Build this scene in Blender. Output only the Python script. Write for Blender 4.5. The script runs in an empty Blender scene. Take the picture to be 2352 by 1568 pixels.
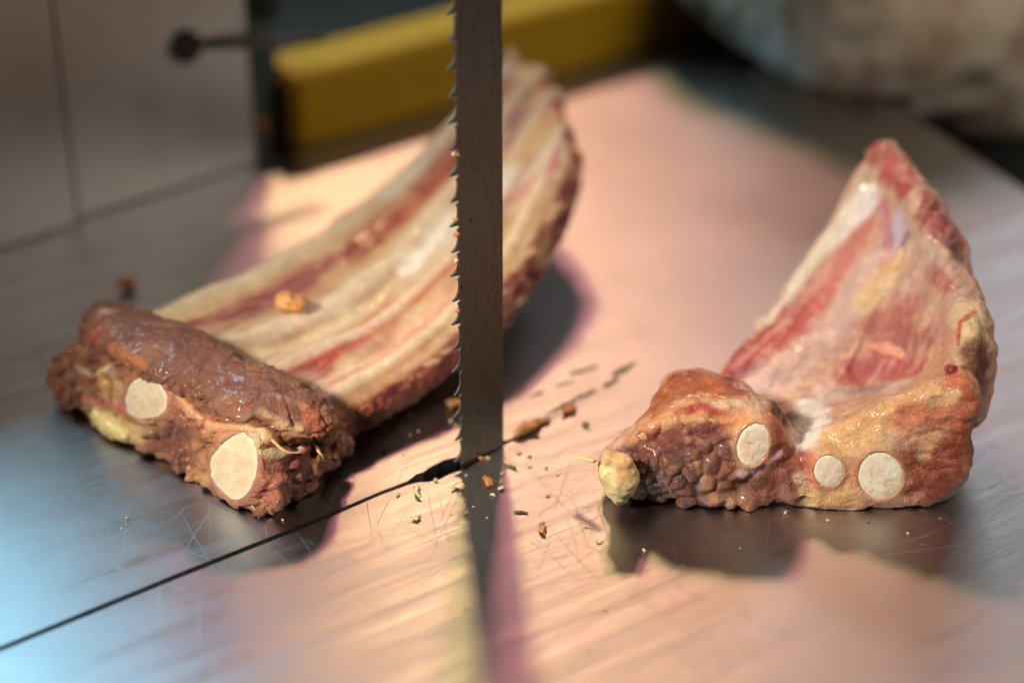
import bpy, bmesh, math, random
import numpy as np
from mathutils import Vector, Matrix
from mathutils.bvhtree import BVHTree

random.seed(7); np.random.seed(7)
scene = bpy.context.scene
col = scene.collection

# ------------------------------------------------------------------ camera
# world in metres: table top is z = 0, saw blade enters the table at the origin
TH = math.radians(29.5); FPX = 4390.0; CX, CY = 1176.0, 784.0     # pinhole read off a 2352 px wide view
fw = np.array([0, math.cos(TH), -math.sin(TH)]); up = np.array([0, math.sin(TH), math.cos(TH)]); rt = np.array([1.0, 0, 0])
def ray(px, py): return fw + ((px-CX)/FPX)*rt - ((py-CY)/FPX)*up
CAM = -0.640*ray(1108, 1046)
def P(px, py, z=0.0):
    """point at height z (metres) seen along that line of sight"""
    v = ray(px, py); t = (z-CAM[2])/v[2]; return CAM + t*v
def MM(px, py, z=0.0): return P(px, py, z/1000.0)*1000.0

cd = bpy.data.cameras.new('camera'); cam = bpy.data.objects.new('camera', cd); col.objects.link(cam)
cam.location = CAM; cam.rotation_euler = (math.pi/2-TH, 0, 0)
cd.sensor_width = 36.0; cd.lens = 36.0*FPX/2352.0
cd.clip_start = 0.02; cd.clip_end = 30
cd.dof.use_dof = True; cd.dof.focus_distance = 0.606; cd.dof.aperture_fstop = 3.1; cd.dof.aperture_blades = 9
scene.camera = cam

# ------------------------------------------------------------------ light
w = bpy.data.worlds.new('World'); scene.world = w; w.use_nodes = True
bg = w.node_tree.nodes['Background']; bg.inputs[0].default_value = (0.80, 0.86, 0.84, 1); bg.inputs[1].default_value = 0.03
def area(name, loc, target, size, power, color, size_y=None):
    l = bpy.data.lights.new(name, 'AREA'); l.energy = power; l.color = color
    l.shape = 'RECTANGLE'; l.size = size; l.size_y = size_y or size
    o = bpy.data.objects.new(name, l); col.objects.link(o); o.location = loc
    o.rotation_euler = (Vector(target)-Vector(loc)).to_track_quat('-Z', 'Y').to_euler()
    return o
area('warm_lamp', (-0.10, 1.25, 0.97), (0, 0.05, 0), 0.11, 3.7, (1.0, 0.70, 0.32))
area('pink_lamp', (0.04, 1.28, 0.96), (0.05, 0.05, 0), 0.12, 2.1, (1.0, 0.34, 0.38))
area('rear_right_fill', (0.55, 1.32, 0.55), (0.25, 0.15, 0), 0.40, 1.6, (0.86, 0.88, 0.96))  # soft fill added to brighten the right of the table
area('right_fill', (0.80, -0.12, 0.62), (0.15, 0.33, 0.05), 0.35, 3.2, (1.0, 0.90, 0.82))  # low fill added to brighten the carcass and the housing
area('cool_window_lamp', (-0.95, 0.90, 1.00), (-0.18, -0.05, 0), 0.60, 22.0, (0.36, 0.74, 1.0))
def spot(name, loc, target, power, color, cone, blend, radius):
    l = bpy.data.lights.new(name, 'SPOT'); l.energy = power; l.color = color; l.spot_size = math.radians(cone); l.spot_blend = blend; l.shadow_soft_size = radius
    o = bpy.data.objects.new(name, l); col.objects.link(o); o.location = loc
    o.rotation_euler = (Vector(target)-Vector(loc)).to_track_quat('-Z', 'Y').to_euler(); return o
spot('meat_fill_spot', (-0.56, -0.52, 0.62), (0.03, -0.01, 0.02), 60.0, (1.0, 0.95, 0.87), 24, .9, 0.06)  # spot added to light the meat; narrow cone spares the guide bar
scene.cycles.max_bounces = 6; scene.cycles.diffuse_bounces = 2; scene.cycles.glossy_bounces = 3; scene.cycles.transmission_bounces = 2; scene.cycles.adaptive_threshold = .02; scene.cycles.caustics_reflective = False
scene.view_settings.view_transform = 'Standard'; scene.view_settings.look = 'None'
scene.view_settings.exposure = 0.0; scene.view_settings.gamma = 1.0; scene.view_settings.use_curve_mapping = False

# ------------------------------------------------------------------ helpers
def sstep(a, b, x):
    t = np.clip((x-a)/(b-a), 0, 1); return t*t*(3-2*t)
def _hash(ix, iy, iz, s):
    h = (ix.astype(np.int64)*374761393 + iy.astype(np.int64)*668265263 + iz.astype(np.int64)*2147483647 + s*974634777) & 0xffffffff
    h = ((h ^ (h >> 13))*1274126177) & 0xffffffff
    h = ((h ^ (h >> 16))*2246822519) & 0xffffffff
    return ((h ^ (h >> 15)) & 0xffff)/65535.0
def vnoise(p, scale, seed=0):
    """smooth value noise in -1..1; p (n,3) in mm, scale = feature size in mm (number or 3 numbers)"""
    q = p/np.asarray(scale, float); i = np.floor(q).astype(np.int64); f = q-i; f = f*f*f*(f*(f*6-15)+10)
    out = 0
    for dx in (0, 1):
        wx = f[:, 0] if dx else 1-f[:, 0]
        for dy in (0, 1):
            wy = f[:, 1] if dy else 1-f[:, 1]
            for dz in (0, 1):
                wz = f[:, 2] if dz else 1-f[:, 2]
                out = out + wx*wy*wz*_hash(i[:, 0]+dx, i[:, 1]+dy, i[:, 2]+dz, seed)
    return out*2-1
def fbm(p, scale, oct=4, seed=0, gain=.5):
    s = np.asarray(scale, float); a = 1.0; t = 0; n = 0
    for k in range(oct):
        t = t + a*vnoise(p, s, seed+k*17); n += a; a *= gain; s = s/2.03
    return t/n
def worley(p, scale, seed=0):
    """distance to nearest and second nearest cell point, in cells"""
    q = p/np.asarray(scale, float); i = np.floor(q).astype(np.int64)
    d1 = np.full(len(p), 9.0); d2 = np.full(len(p), 9.0)
    for dx in (-1, 0, 1):
        for dy in (-1, 0, 1):
            for dz in (-1, 0, 1):
                c = i+np.array([dx, dy, dz])
                o = np.stack([_hash(c[:, 0], c[:, 1], c[:, 2], seed+k) for k in (1, 2, 3)], 1)
                d = np.sqrt((((c+o)-q)**2).sum(1))
                n1 = np.minimum(d1, d); d2 = np.minimum(np.maximum(d1, d), d2); d1 = n1
    return d1, d2

def surface_nets(S, org, h):
    """iso surface of the field S (negative inside) -> verts (mm), quads"""
    ins = S < 0
    c = np.stack([ins[i:S.shape[0]-1+i, j:S.shape[1]-1+j, k:S.shape[2]-1+k] for i in (0, 1) for j in (0, 1) for k in (0, 1)])
    cnt = c.sum(0); act = (cnt > 0) & (cnt < 8)
    idx = np.argwhere(act); vid = np.full(act.shape, -1, np.int64); vid[act] = np.arange(len(idx))
    acc = np.zeros((len(idx), 3)); num = np.zeros(len(idx))
    corner = lambda o: S[idx[:, 0]+o[0], idx[:, 1]+o[1], idx[:, 2]+o[2]]
    for ax in range(3):
        o1, o2 = [a for a in range(3) if a != ax]
        for a in (0, 1):
            for b in (0, 1):
                lo = [0, 0, 0]; lo[o1] = a; lo[o2] = b; hi = list(lo); hi[ax] = 1
                s0 = corner(lo); s1 = corner(hi); m = (s0 < 0) != (s1 < 0)
                t = np.where(m, s0/np.where(m, s0-s1, 1), 0)
                pt = np.tile(np.array(lo, float), (len(idx), 1)); pt[:, ax] = t
                acc += np.where(m[:, None], pt, 0); num += m
    V = org + h*(idx+acc/num[:, None])
    Q = []
    for ax in range(3):
        o1, o2 = [(1, 2), (2, 0), (0, 1)][ax]
        sl0 = [slice(None)]*3; sl1 = [slice(None)]*3; sl0[ax] = slice(0, -1); sl1[ax] = slice(1, None)
        a, b = ins[tuple(sl0)], ins[tuple(sl1)]
        e = np.argwhere(a != b); flip = a[e[:, 0], e[:, 1], e[:, 2]]
        ok = (e[:, o1] > 0) & (e[:, o2] > 0) & (e[:, o1] < S.shape[o1]-1) & (e[:, o2] < S.shape[o2]-1)
        e = e[ok]; flip = flip[ok]
        def g(d1, d2):
            q = e.copy(); q[:, o1] -= d1; q[:, o2] -= d2; return vid[q[:, 0], q[:, 1], q[:, 2]]
        q = np.stack([g(1, 1), g(0, 1), g(0, 0), g(1, 0)], 1)
        q[~flip] = q[~flip][:, ::-1]; Q.append(q)
    return V, np.concatenate(Q)

class Field:
    """signed distance field in mm, smooth unions of blobs"""
    def __init__(s, lo, hi, h):
        s.h = h; s.lo = np.array(lo, float); n = np.ceil((np.array(hi)-s.lo)/h).astype(int)+1
        s.ax = [s.lo[i]+h*np.arange(n[i]) for i in range(3)]; s.S = np.full(n, 60.0, np.float32)
    def _box(s, lo, hi, m):
        sl = []
        for i in range(3):
            a = int(np.clip(np.floor((lo[i]-m-s.lo[i])/s.h), 0, len(s.ax[i])-1)); b = int(np.clip(np.ceil((hi[i]+m-s.lo[i])/s.h)+1, a+1, len(s.ax[i])))
            sl.append(slice(a, b))
        X, Y, Z = np.meshgrid(*[s.ax[i][sl[i]].astype(np.float32) for i in range(3)], indexing='ij', sparse=True)
        return tuple(sl), X, Y, Z
    def add(s, sl, d, k):
        a = s.S[sl]; hh = np.clip(.5+.5*(a-d)/k, 0, 1); s.S[sl] = a+(d-a)*hh-k*hh*(1-hh)
    def ell(s, c, r, k=4.0, rz=0.0):
        R = max(r); c = np.asarray(c, float); sl, X, Y, Z = s._box(c-R, c+R, 8+k)
        ca, sa = math.cos(rz), math.sin(rz); x = X-c[0]; y = Y-c[1]; z = Z-c[2]
        u = (ca*x+sa*y)/r[0]; v = (-sa*x+ca*y)/r[1]; q = z/r[2]
        k0 = np.sqrt(u*u+v*v+q*q); k1 = np.sqrt((u/r[0])**2+(v/r[1])**2+(q/r[2])**2)+1e-6
        s.add(sl, k0*(k0-1)/k1, k)
    def cap(s, a, b, ra, rb, k=3.0, flat=1.0):
        a = np.asarray(a, float); b = np.asarray(b, float); R = max(ra, rb)
        sl, X, Y, Z = s._box(np.minimum(a, b)-R, np.maximum(a, b)+R, 6+k); d = b-a; L = d@d+1e-9
        t = np.clip(((X-a[0])*d[0]+(Y-a[1])*d[1]+(Z-a[2])*d[2])/L, 0, 1)
        e = np.sqrt((X-a[0]-t*d[0])**2+(Y-a[1]-t*d[1])**2+((Z-a[2]-t*d[2])*flat)**2)
        s.add(sl, e-(ra+(rb-ra)*t), k)
    def chain(s, pts, k=3.0, flat=1.0):
        for p, q in zip(pts[:-1], pts[1:]): s.cap(p[:3], q[:3], p[3], q[3], k, flat)
    def cut(s, p, n, k=1.5):
        """keep the side opposite to n"""
        X, Y, Z = np.meshgrid(*[a.astype(np.float32) for a in s.ax], indexing='ij', sparse=True); n = np.asarray(n, float); n = n/np.linalg.norm(n)
        d = (X-p[0])*n[0]+(Y-p[1])*n[1]+(Z-p[2])*n[2]
        hh = np.clip(.5-.5*(s.S-d)/k, 0, 1); s.S = (s.S+(d-s.S)*hh+k*hh*(1-hh)).astype(np.float32)
    def mesh(s): return surface_nets(s.S, s.lo, s.h)

def vnormals(V, Q):
    n = np.cross(V[Q[:, 2]]-V[Q[:, 0]], V[Q[:, 3]]-V[Q[:, 1]]); N = np.zeros_like(V)
    for k in range(4): np.add.at(N, Q[:, k], n)
    return N/(np.linalg.norm(N, axis=1, keepdims=True)+1e-9)

def mesh_obj(name, V_mm, faces, mat, parent=None, colors=None, smooth=True, extra=None):
    me = bpy.data.meshes.new(name); V = np.asarray(V_mm, np.float64)/1000.0
    if isinstance(faces, np.ndarray) and faces.shape[1] == 4:
        me.vertices.add(len(V)); me.vertices.foreach_set('co', V.astype(np.float32).ravel())
        me.loops.add(faces.size); me.loops.foreach_set('vertex_index', faces.astype(np.int32).ravel())
        me.polygons.add(len(faces)); me.polygons.foreach_set('loop_start', np.arange(0, faces.size, 4, dtype=np.int32))
        me.update(calc_edges=True)
    else:
        me.from_pydata(V.tolist(), [], [list(map(int, f)) for f in faces]); me.update()
    if smooth: me.polygons.foreach_set('use_smooth', np.ones(len(me.polygons), bool))
    if colors is not None:
        a = me.color_attributes.new('Col', 'FLOAT_COLOR', 'POINT')
        c = np.ones((len(V), 4), np.float32); c[:, :3] = np.clip(colors, 0, 1); a.data.foreach_set('color', c.ravel())
    me.materials.append(mat)
    o = bpy.data.objects.new(name, me); col.objects.link(o)
    if parent: o.parent = parent
    return o
def tag(o, label=None, cat=None, group=None, kind=None):
    for k, v in (('label', label), ('category', cat), ('group', group), ('kind', kind)):
        if v: o[k] = v
    return o
def empty(name, label, cat, group=None):
    o = bpy.data.objects.new(name, None); col.objects.link(o); o.empty_display_size = .01
    return tag(o, label, cat, group)
def srgb(r, g, b):
    c = np.array([r, g, b])/255.0; return np.where(c <= .04045, c/12.92, ((c+.055)/1.055)**2.4)

def box_mesh(bm, lo, hi, M=None):
    vs = [bm.verts.new(((lo, hi)[i][0], (lo, hi)[j][1], (lo, hi)[k][2])) for i in (0, 1) for j in (0, 1) for k in (0, 1)]
    for f in ((0, 1, 3, 2), (4, 6, 7, 5), (0, 4, 5, 1), (2, 3, 7, 6), (0, 2, 6, 4), (1, 5, 7, 3)): bm.faces.new([vs[i] for i in f])
    if M: bmesh.ops.transform(bm, matrix=M, verts=vs)
    return vs
def bm_obj(name, bm, mat, parent=None, bevel=0, smooth=False):
    if bevel: bmesh.ops.bevel(bm, geom=list(bm.edges), offset=bevel, segments=2, affect='EDGES', clamp_overlap=True)
    bmesh.ops.recalc_face_normals(bm, faces=bm.faces)
    me = bpy.data.meshes.new(name); bm.to_mesh(me); bm.free(); me.materials.append(mat)
    if smooth:
        for p in me.polygons: p.use_smooth = True
    o = bpy.data.objects.new(name, me); col.objects.link(o)
    if parent: o.parent = parent
    return o

# ------------------------------------------------------------------ materials
def newmat(name):
    m = bpy.data.materials.new(name); m.use_nodes = True; nt = m.node_tree
    return m, nt, nt.nodes['Principled BSDF']
def nd(nt, t, **kw):
    n = nt.nodes.new(t)
    for k, v in kw.items():
        if k in n.inputs: n.inputs[k].default_value = v
        else: setattr(n, k, v)
    return n
def math_n(nt, op, a, b=None, clamp=False):
    n = nt.nodes.new('ShaderNodeMath'); n.operation = op; n.use_clamp = clamp
    for i, v in enumerate((a, b)):
        if v is None: continue
        if isinstance(v, (int, float)): n.inputs[i].default_value = v
        else: nt.links.new(v, n.inputs[i])
    return n.outputs[0]
def mapped(nt, scale, rz=0.0):
    tc = nt.nodes.new('ShaderNodeTexCoord'); mp = nt.nodes.new('ShaderNodeMapping'); r = nt.nodes.new('ShaderNodeMapping')
    r.inputs['Rotation'].default_value = (0, 0, -rz); mp.inputs['Scale'].default_value = scale
    nt.links.new(tc.outputs['Object'], r.inputs[0]); nt.links.new(r.outputs[0], mp.inputs[0]); return mp.outputs[0]
def ramp(nt, fac, stops):
    r = nt.nodes.new('ShaderNodeValToRGB'); el = r.color_ramp.elements
    while len(el) < len(stops): el.new(.5)
    for e, (p, c) in zip(el, stops): e.position = p; e.color = (*c, 1) if len(c) == 3 else c
    nt.links.new(fac, r.inputs[0]); return r.outputs[0]

def meat_mat(name, rough=.36, sss=.2, bump=.6, coat=.22, fine=4200, var=1.0):
    m, nt, b = newmat(name); L = nt.links
    ca = nd(nt, 'ShaderNodeVertexColor', layer_name='Col')
    v = mapped(nt, (1, 1, 1))
    n1 = nd(nt, 'ShaderNodeTexNoise', Scale=fine*.35, Detail=5.0, Roughness=.6); L.new(v, n1.inputs[0])
    n2 = nd(nt, 'ShaderNodeTexNoise', Scale=fine*.12, Detail=4.0, Roughness=.65); L.new(v, n2.inputs[0])
    mx = nd(nt, 'ShaderNodeHueSaturation'); L.new(ca.outputs[0], mx.inputs['Color'])
    L.new(math_n(nt, 'ADD', math_n(nt, 'MULTIPLY', n1.outputs[0], .55*var), 1-.26*var), mx.inputs['Value'])
    L.new(math_n(nt, 'ADD', math_n(nt, 'MULTIPLY', n2.outputs[0], .5*var), 1-.22*var), mx.inputs['Saturation'])
    L.new(mx.outputs[0], b.inputs['Base Color'])
    L.new(math_n(nt, 'ADD', math_n(nt, 'MULTIPLY', n2.outputs[0], .35), rough-.17), b.inputs['Roughness'])
    b.inputs['Subsurface Weight'].default_value = sss; b.inputs['Subsurface Radius'].default_value = (1, .35, .2); b.inputs['Subsurface Scale'].default_value = .0016
    b.inputs['Coat Weight'].default_value = coat; b.inputs['Coat Roughness'].default_value = .13
    bp = nd(nt, 'ShaderNodeBump', Strength=bump, Distance=.0011)
    L.new(math_n(nt, 'ADD', n1.outputs[0], n2.outputs[0]), bp.inputs['Height']); L.new(bp.outputs[0], b.inputs['Normal'])
    return m
M_meat = meat_mat('raw_meat'); M_fat = meat_mat('fat_and_membrane', .44, .3, .2, .15)
M_flap = meat_mat('muscle', .37, .15, .9, .24, 3000)
M_bone = meat_mat('cut_bone', .40, .35, .12, .2, 2200, .35); M_crumb = meat_mat('meat_crumb', .5, .2, .3, .05)

def steel_table():
    m, nt, b = newmat('brushed_table_steel'); L = nt.links
    br = math.radians(34)
    a = nd(nt, 'ShaderNodeTexNoise', Scale=1.0, Detail=6.0, Roughness=.7); L.new(mapped(nt, (18, 900, 1), br), a.inputs[0])
    c = nd(nt, 'ShaderNodeTexNoise', Scale=1.0, Detail=4.0, Roughness=.6); L.new(mapped(nt, (60, 2600, 1), br), c.inputs[0])
    wide = nd(nt, 'ShaderNodeTexNoise', Scale=1.0, Detail=3.0, Roughness=.6); L.new(mapped(nt, (9, 150, 1), br), wide.inputs[0])
    big = nd(nt, 'ShaderNodeTexNoise', Scale=14.0, Detail=5.0, Roughness=.6); L.new(mapped(nt, (1, 1, 1)), big.inputs[0])
    sc = None                                                # straight single scratches: one short line at a random place in every chosen cell
    for k, (ang, f, g, keep) in enumerate(((78, 330, 16, .66), (14, 300, 12, .60), (-38, 340, 22, .72), (128, 320, 18, .74), (55, 360, 14, .6), (98, 280, 26, .72), (-64, 300, 20, .76), (34, 420, 6, .45))):
        sp = nt.nodes.new('ShaderNodeSeparateXYZ'); L.new(mapped(nt, (1, 1, 1), math.radians(ang)), sp.inputs[0])
        uu = math_n(nt, 'ADD', sp.outputs[0], 3.0+.37*k); vv = math_n(nt, 'MULTIPLY', math_n(nt, 'ADD', math_n(nt, 'ADD', sp.outputs[1], 3.0), math_n(nt, 'MULTIPLY', math_n(nt, 'MULTIPLY', sp.outputs[0], sp.outputs[0]), .12*(k % 3-1))), f)
        ce = math_n(nt, 'FLOOR', vv); fr = math_n(nt, 'FRACT', vv)
        w1 = nd(nt, 'ShaderNodeTexWhiteNoise', noise_dimensions='1D'); L.new(ce, w1.inputs['W'])
        us = math_n(nt, 'ADD', math_n(nt, 'MULTIPLY', uu, g), math_n(nt, 'MULTIPLY', w1.outputs[0], 9.0)); se = math_n(nt, 'FLOOR', us); fu = math_n(nt, 'FRACT', us)
        w2 = nd(nt, 'ShaderNodeTexWhiteNoise', noise_dimensions='1D'); L.new(math_n(nt, 'ADD', math_n(nt, 'MULTIPLY', se, 7.31), math_n(nt, 'MULTIPLY', ce, 1.137)), w2.inputs['W'])
        ln = math_n(nt, 'SUBTRACT', 1.0, math_n(nt, 'MULTIPLY', math_n(nt, 'ABSOLUTE', math_n(nt, 'SUBTRACT', fr, math_n(nt, 'ADD', math_n(nt, 'MULTIPLY', w1.outputs[0], .7), .15))), 20.0), True)
        win = math_n(nt, 'MULTIPLY', math_n(nt, 'MULTIPLY', fu, math_n(nt, 'SUBTRACT', 1.0, fu)), 4.0, True)
        s = math_n(nt, 'MULTIPLY', math_n(nt, 'MULTIPLY', ln, win), math_n(nt, 'MULTIPLY', math_n(nt, 'SUBTRACT', w2.outputs[0], keep), 1/(1-keep), True))
        sc = s if sc is None else math_n(nt, 'MAXIMUM', sc, s)
    nt.nodes.remove(b); gl = nt.nodes.new('ShaderNodeBsdfAnisotropic'); gl.distribution = 'BECKMANN'; L.new(gl.outputs[0], nt.nodes['Material Output'].inputs['Surface'])
    L.new(ramp(nt, big.outputs[0], [(.25, (.55, .54, .53)), (.75, (.67, .66, .65))]), gl.inputs['Color'])
    r = math_n(nt, 'ADD', math_n(nt, 'MULTIPLY', big.outputs[0], .10), .36)
    r = math_n(nt, 'ADD', r, math_n(nt, 'MULTIPLY', math_n(nt, 'SUBTRACT', a.outputs[0], .2), .22)); r = math_n(nt, 'ADD', r, math_n(nt, 'MULTIPLY', math_n(nt, 'SUBTRACT', wide.outputs[0], .5), .22))
    r = math_n(nt, 'ADD', r, math_n(nt, 'MULTIPLY', sc, .28)); L.new(r, gl.inputs['Roughness'])
    gl.inputs['Anisotropy'].default_value = .15
    tg = nd(nt, 'ShaderNodeTangent', direction_type='UV_MAP'); L.new(tg.outputs[0], gl.inputs['Tangent'])
    h = math_n(nt, 'ADD', math_n(nt, 'MULTIPLY', a.outputs[0], .6), math_n(nt, 'MULTIPLY', c.outputs[0], .5))
    h = math_n(nt, 'SUBTRACT', h, math_n(nt, 'MULTIPLY', sc, .6))
    bp = nd(nt, 'ShaderNodeBump', Strength=.12, Distance=.0005); L.new(h, bp.inputs['Height']); L.new(bp.outputs[0], gl.inputs['Normal'])
    return m
M_table = steel_table()
def simple(name, c, rough=.5, metal=0.0, noise=.15, scale=40, stretch=(1, 1, 1), bump=.1):
    m, nt, b = newmat(name); L = nt.links
    n = nd(nt, 'ShaderNodeTexNoise', Scale=scale, Detail=5.0, Roughness=.6); L.new(mapped(nt, stretch), n.inputs[0])
    c = np.array(c, float); L.new(ramp(nt, n.outputs[0], [(.25, tuple(c*(1-noise))), (.75, tuple(np.clip(c*(1+noise), 0, 1)))]), b.inputs['Base Color'])
    b.inputs['Metallic'].default_value = metal; b.inputs['Specular IOR Level'].default_value = .3
    L.new(math_n(nt, 'ADD', math_n(nt, 'MULTIPLY', n.outputs[0], .2), rough-.1), b.inputs['Roughness'])
    if bump:
        bp = nd(nt, 'ShaderNodeBump', Strength=bump, Distance=.0005); L.new(n.outputs[0], bp.inputs['Height']); L.new(bp.outputs[0], b.inputs['Normal'])
    return m
M_cab = simple('brushed_housing_steel', (.36, .33, .30), .40, .65, .12, 1, (60, 60, 3))
M_dark = simple('near_black', (.02, .02, .018), .6, .3)  # under tray, and the shade inside the hole and gap as colour
M_green = simple('painted_grey_green_edge', (.06, .075, .06), .5, .3)
M_yellow = simple('yellow_guide_paint', (.50, .265, .003), .5, 0.0, .12, 60)
M_floor = simple('pale_floor', (.60, .64, .56), .7, 0, .2, 5)
M_rod = simple('rod_steel', (.11, .09, .08), .5, .6)

def blade_mat():
    m, nt, b = newmat('saw_blade_steel'); L = nt.links
    a = nd(nt, 'ShaderNodeTexNoise', Scale=1.0, Detail=5.0, Roughness=.65); L.new(mapped(nt, (2600, 2600, 60)), a.inputs[0])
    pits = nd(nt, 'ShaderNodeTexNoise', Scale=1.0, Detail=2.0, Roughness=.5); L.new(mapped(nt, (900, 900, 500)), pits.inputs[0])
    c1 = ramp(nt, a.outputs[0], [(.3, (.095, .078, .06)), (.62, (.15, .124, .098)), (.82, (.34, .26, .18))])
    pm = math_n(nt, 'MULTIPLY', math_n(nt, 'SUBTRACT', pits.outputs[0], .64), 10.0, True)
    mx = nd(nt, 'ShaderNodeMix', data_type='RGBA'); L.new(pm, mx.inputs[0]); L.new(c1, mx.inputs[6]); mx.inputs[7].default_value = (.012, .01, .008, 1)
    L.new(mx.outputs[2], b.inputs['Base Color']); b.inputs['Metallic'].default_value = .75
    L.new(math_n(nt, 'ADD', math_n(nt, 'MULTIPLY', a.outputs[0], .25), .34), b.inputs['Roughness'])
    bp = nd(nt, 'ShaderNodeBump', Strength=.25, Distance=.0003); L.new(a.outputs[0], bp.inputs['Height']); L.new(bp.outputs[0], b.inputs['Normal'])
    return m
M_blade = blade_mat()

# ------------------------------------------------------------------ table with its slot
fl = bpy.data.meshes.new('floor'); fl.from_pydata([(-8, -6, -.9), (8, -6, -.9), (8, 12, -.9), (-8, 12, -.9)], [], [(0, 1, 2, 3)]); fl.materials.append(M_floor)
floor = bpy.data.objects.new('floor', fl); col.objects.link(floor); tag(floor, kind='structure')

table = empty('saw_table', 'brushed stainless steel saw table with a slot through its middle', 'table')
hole_up = [(935, 1106), (955, 1090), (972, 1084), (985, 1074), (1000, 1066), (1022, 1056), (1048, 1048), (1066, 1040)]   # ragged upper lip of the worn blade opening
hole_lo = [(938, 1112), (960, 1108), (985, 1107), (1002, 1101), (1015, 1100), (1030, 1089), (1050, 1083), (1072, 1078), (1096, 1062)]
def wob(pts, a): return [(x+random.uniform(-a, a), y+random.uniform(-a, a)) for x, y in pts]
slot_far = [(-700, 1766), (0, 1483), (400, 1319), (740, 1184.5), (880, 1125.5)] + wob(hole_up, 1.2) + [(1100, 1032), (1152, 1010), (1162, 1012), (1250, 967), (1350, 914), (1450, 862)]
slot_near = [(-700, 1781), (0, 1496), (400, 1331), (740, 1195), (880, 1134)] + wob(hole_lo, 1.2) + [(1120, 1047), (1156, 1026), (1166, 1018), (1250, 971), (1350, 916.5), (1450, 862)]
A = [P(*p)[:2] for p in slot_far]; B = [P(*p)[:2] for p in slot_near]
endA = A[-1]; dirn = (A[-1]-A[-2])/np.linalg.norm(A[-1]-A[-2])
nperp = np.array([dirn[1], -dirn[0]])
# right-hand border of the table: a rounded far corner, then a straight edge running to the front right
border = [P(*p)[:2] for p in ((1500, -70), (1750, -20), (1890, 75), (1965, 165), (2040, 228), (2120, 282), (2230, 356), (2352, 436), (2700, 660), (3100, 930))]
near_poly = B + [border[4]] + border[5:] + [np.array([.5, -.6]), np.array([-.7, -.6])]
far_poly = A + [border[4], border[3], border[2], border[1], border[0], np.array([-.118, .298]), np.array([-.90, -.53])]
def plate(name, poly, mat):
    bm = bmesh.new(); vs = [bm.verts.new((p[0], p[1], 0)) for p in poly]; f = bm.faces.new(vs)
    r = bmesh.ops.extrude_face_region(bm, geom=[f])
    bmesh.ops.translate(bm, vec=(0, 0, -.006), verts=[v for v in r['geom'] if isinstance(v, bmesh.types.BMVert)])
    bmesh.ops.triangulate(bm, faces=[q for q in bm.faces if len(q.verts) > 4])
    bmesh.ops.recalc_face_normals(bm, faces=bm.faces)
    uv = bm.loops.layers.uv.new('UVMap'); a = math.radians(34); ca, sa = math.cos(a), math.sin(a)
    for q in bm.faces:
        for l in q.loops: x, y, _ = l.vert.co; l[uv].uv = (ca*x+sa*y, -sa*x+ca*y)
    return bm_obj(name, bm, mat, table)
plate('table_plate', near_poly, M_table); plate('table_plate', far_poly, M_table)
bm = bmesh.new(); box_mesh(bm, (-.5, -.5, -.06), (.42, .45, -.045)); bm_obj('under_tray', bm, M_dark, table)

# ------------------------------------------------------------------ blade
TP = 8.6; BW = 19.0
bdir = np.array([math.cos(math.radians(44)), math.sin(math.radians(44))])
def blade():
    zs0, zs1 = -40.0, 420.0; prof = []
    z = zs0
    while z < zs1:                                           # one hooked tooth and gullet per pitch, points facing down
        for dz, dx in ((0, -1.9), (.25, -1.85), (1.1, -.95), (2.2, -.35), (3.6, -.05), (5.4, .0), (7.0, -.25), (7.7, .45), (8.3, .35)): prof.append((dx*1.6, z+dz))
        z += TP
    V = []; F = []; n = len(prof); T = .35
    for s in (-1, 1):
        for i, (dx, zz) in enumerate(prof):
            set_ = (.35 if (i//9) % 2 else -.35)*max(0, -dx/3.0)
            for a in (dx, 1.2, BW/2, BW-.25, BW):
                t = a-BW/2; th = T*s*(0.6 if a == BW else 1)
                px, py = bdir*t + np.array([-bdir[1], bdir[0]])*(th+(set_ if a == dx else 0)); V.append((px, py, zz))
    W = 5
    for s in (0, 1):
        for i in range(n-1):
            for k in range(W-1):
                a = s*n*W+i*W+k; q = [a, a+1, a+1+W, a+W]; F.append(q if s == 0 else q[::-1])
    for i in range(n-1):
        a, b = i*W, n*W+i*W
        F.append([a, a+W, b+W, b]); F.append([a+4, b+4, b+W+4, a+W+4])
    return mesh_obj('band_saw_blade', V, F, M_blade, smooth=False)
tag(blade(), 'dark upright band saw blade with hooked teeth passing through the table', 'saw blade')

# ------------------------------------------------------------------ housing, guide bar
cab = empty('saw_housing', 'brushed steel saw housing with a dark round hole behind the table', 'machine')
def wall_panel(name, p0, p1, z0, z1, t, mat, parent, bevel=.0012, off=0.0):
    p0 = np.array(p0[:2]); p1 = np.array(p1[:2]); L = np.linalg.norm(p1-p0); a = math.atan2(*(p1-p0)[::-1])
    bm = bmesh.new(); box_mesh(bm, (0, off, z0), (L, off+t, z1), Matrix.Translation((p0[0], p0[1], 0)) @ Matrix.Rotation(a, 4, 'Z'))
    return bm_obj(name, bm, mat, parent, bevel)
c0 = P(178, 505); c1 = P(590, 375); cdir = (c1-c0)[:2]/np.linalg.norm((c1-c0)[:2])
cl = c0[:2]-cdir*.30
wall_panel('side_panel', cl, c0[:2]-cdir*.002, .0003, .15, .05, M_cab, cab, off=-.004)
fp = wall_panel('front_panel', c0, c1, .0003, .24, .05, M_cab, cab)
wall_panel('rear_edge', c1[:2]+cdir*.001, c1[:2]+cdir*.022, .0003, .24, .05, M_green, cab, off=.012)
# unseen panel added above the picture: keeps the rear lamps off the left of the table
wall_panel('light_blocker', c0[:2]-cdir*.05, c1[:2]+cdir*.112, .22, .60, .06, M_cab, cab, off=.075)
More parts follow.
